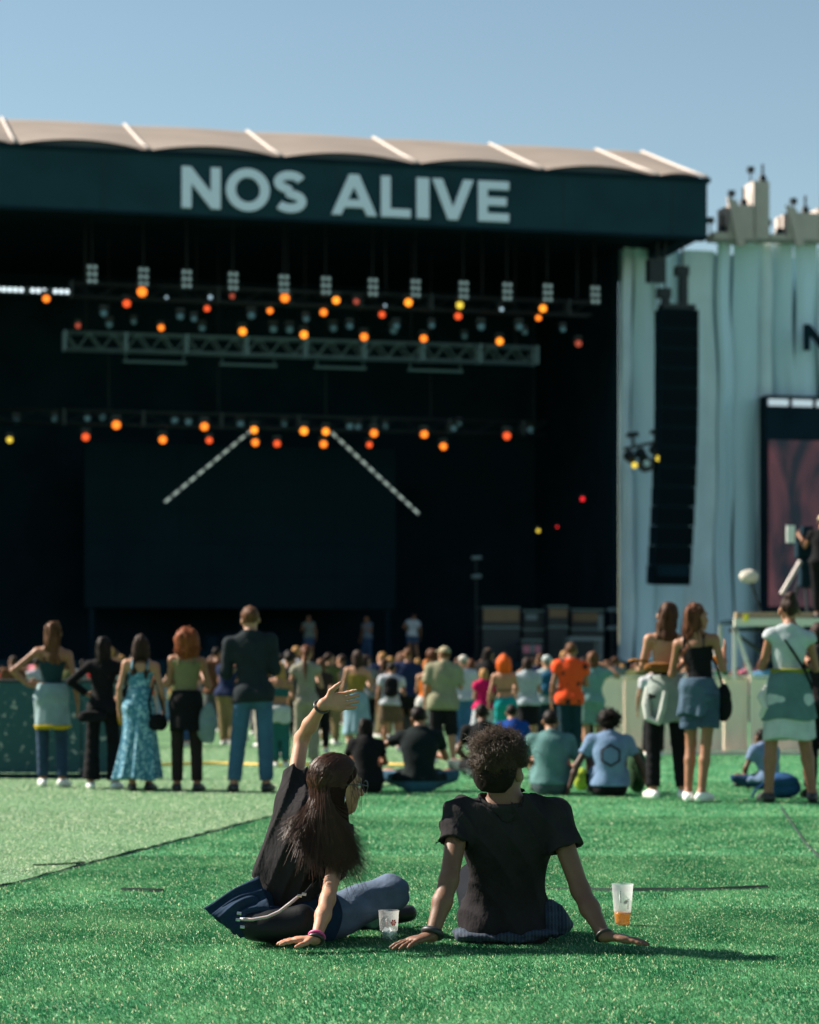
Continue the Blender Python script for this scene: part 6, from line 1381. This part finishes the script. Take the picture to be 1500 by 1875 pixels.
for i in range(5600):
    th = hr_.uniform(0, 2*pi); ph = math.acos(hr_.uniform(-.75, 1)); dv = A3(math.sin(ph)*math.cos(th), math.sin(ph)*math.sin(th), math.cos(ph))
    if dv[1] > .5+.5*max(0, dv[2]) or (dv[2] < -.2 and dv[1] > -.05) or dv[2] < -.86: continue
    root = A3(0, -.018, .040)+dv*A3(.084, .104, .090)
    if abs(root[0]) > .055 and abs(root[1]-.004) < .03 and root[2] < .022: continue
    L = hr_.uniform(.022, .05)*(.95 if dv[2] > .25 else (.6 if dv[2] > -.3 else .42)); a = nrm(np.cross(dv, A3(*hr_.normal(0, 1, 3)))); b2 = np.cross(dv, a); rr = hr_.uniform(.0045, .010); tn = hr_.uniform(1.0, 2.2); tt = np.linspace(0, 1, 12)
    L *= .85*(1.7 if hr_.random() < .05 else 1.0)*(1+.55*math.sin(dv[0]*7+1)*math.sin(dv[1]*6+dv[2]*5)+(.25 if dv[0] < 0 and dv[2] > .2 else 0))
    if dv[2] < -.1: root = root*A3(1-.10*min(1, -dv[2]), 1, 1)
    grow = nrm(dv+a*hr_.uniform(.4, 1.0)+A3(0, 0, -.15))
    pts = root+grow*(tt*L)[:, None]+(a*np.cos(tt*tn*2*pi)[:, None]+b2*np.sin(tt*tn*2*pi)[:, None])*rr-a*rr
    paths.append(np.array([HT(*p) for p in pts]))
me = strands('hair_strand', paths, .0013); me.transform(Matrix.Translation(-Vector(o_m))); so_ = link('hair_curls', me, em, hair_mat('curl_brown', (.050, .026, .013), .5)); so_['kind'] = 'stuff'
eyes(g_, em, o_m)
aL = g_.j['wrL']-g_.j['elL']; aR = g_.j['wrR']-g_.j['elR']
band(em, o_m, g_.j['wrL']*.96+g_.j['elL']*.04, aL, .034, .013, mat('strap_black', (.010, .012, .015), rough=.5), 'wrist_strap'); band(em, o_m, g_.j['wrR'], aR, .031, .006, BR_D)

# ---- cups on the turf
M_cup1 = thin_plastic('cup_milky', (.80, .77, .80), .62); M_cup2 = thin_plastic('cup_clear', (.75, .76, .75), .66)
p = G(1140, 1697); p.z = .004
c1 = cup_at(p, .178, .032, .0455, M_cup1, 'tall milky plastic cup with a little beer, right of the man', .058, M_beer); c1.name = 'beer_cup'
p = G(712, 1724); p.z = .004
c2 = cup_at(p, .120, .0325, .0405, M_cup2, 'short clear plastic cup with ice and a red mark, between the pair', .04, thin_plastic('ice_water', (.30, .50, .48), .55, .06))
def decal(e, nm, M, a0, z0, pts, r0, r1, h):
    """flat print wrapped on the cup wall: pts in metres along the wall and upwards"""
    vs = []
    for x, z in pts: R = r0+(r1-r0)*(z0+z)/h+.0009; a = a0+x/R; vs.append((R*math.cos(a), R*math.sin(a), z0+z))
    return MB().add(vs, [tuple(range(len(pts)))]).build(nm, M, e)
RED = mat('print_red', (.72, .05, .03), rough=.6); INK = mat('print_ink', (.03, .03, .035), rough=.6); PNK = mat('print_rose', (.66, .42, .44), rough=.6)
a0 = -pi/2+.55
for i in range(6):
    t_ = i*pi/3; decal(c2, 'petal', RED, a0, .074, [(.0018*math.cos(t_+pi/2), .0018*math.sin(t_+pi/2)), (.012*math.cos(t_-.4), .012*math.sin(t_-.4)), (.014*math.cos(t_), .014*math.sin(t_)), (.012*math.cos(t_+.4), .012*math.sin(t_+.4))], .0325, .0405, .12)
a0 = -pi/2-.30
for i, hgt_ in enumerate((.006, .004, .0045, .004, .005, .004, .0045, .005)): z_ = .145-i*.0063; decal(c1, 'glyph', INK, a0, z_, [(0, 0), (.0036, 0), (.0036, hgt_*.75), (.0014, hgt_*.75), (.0014, hgt_), (0, hgt_)], .032, .0455, .178)
decal(c1, 'print_patch', PNK, -pi/2+.12, .095, [(0, 0), (.012, .004), (.016, .014), (.006, .018), (-.004, .009)], .032, .0455, .178)
for i in range(5): decal(c1, 'glyph', PNK, -pi/2+.42, .075+i*.009, [(0, 0), (.009, 0), (.009, .004), (0, .004)], .032, .0455, .178)
for i in range(5):
    a_ = i*1.3; q = MB().box((-.009, -.009, -.009), (.009, .009, .009), Matrix.Translation((.015*math.cos(a_), .015*math.sin(a_), .034+.006*(i % 2))) @ Matrix.Rotation(a_, 4, (1, .6, .3))); q.build('ice_cube', mat('ice', (.75, .85, .86), rough=.1), c2)
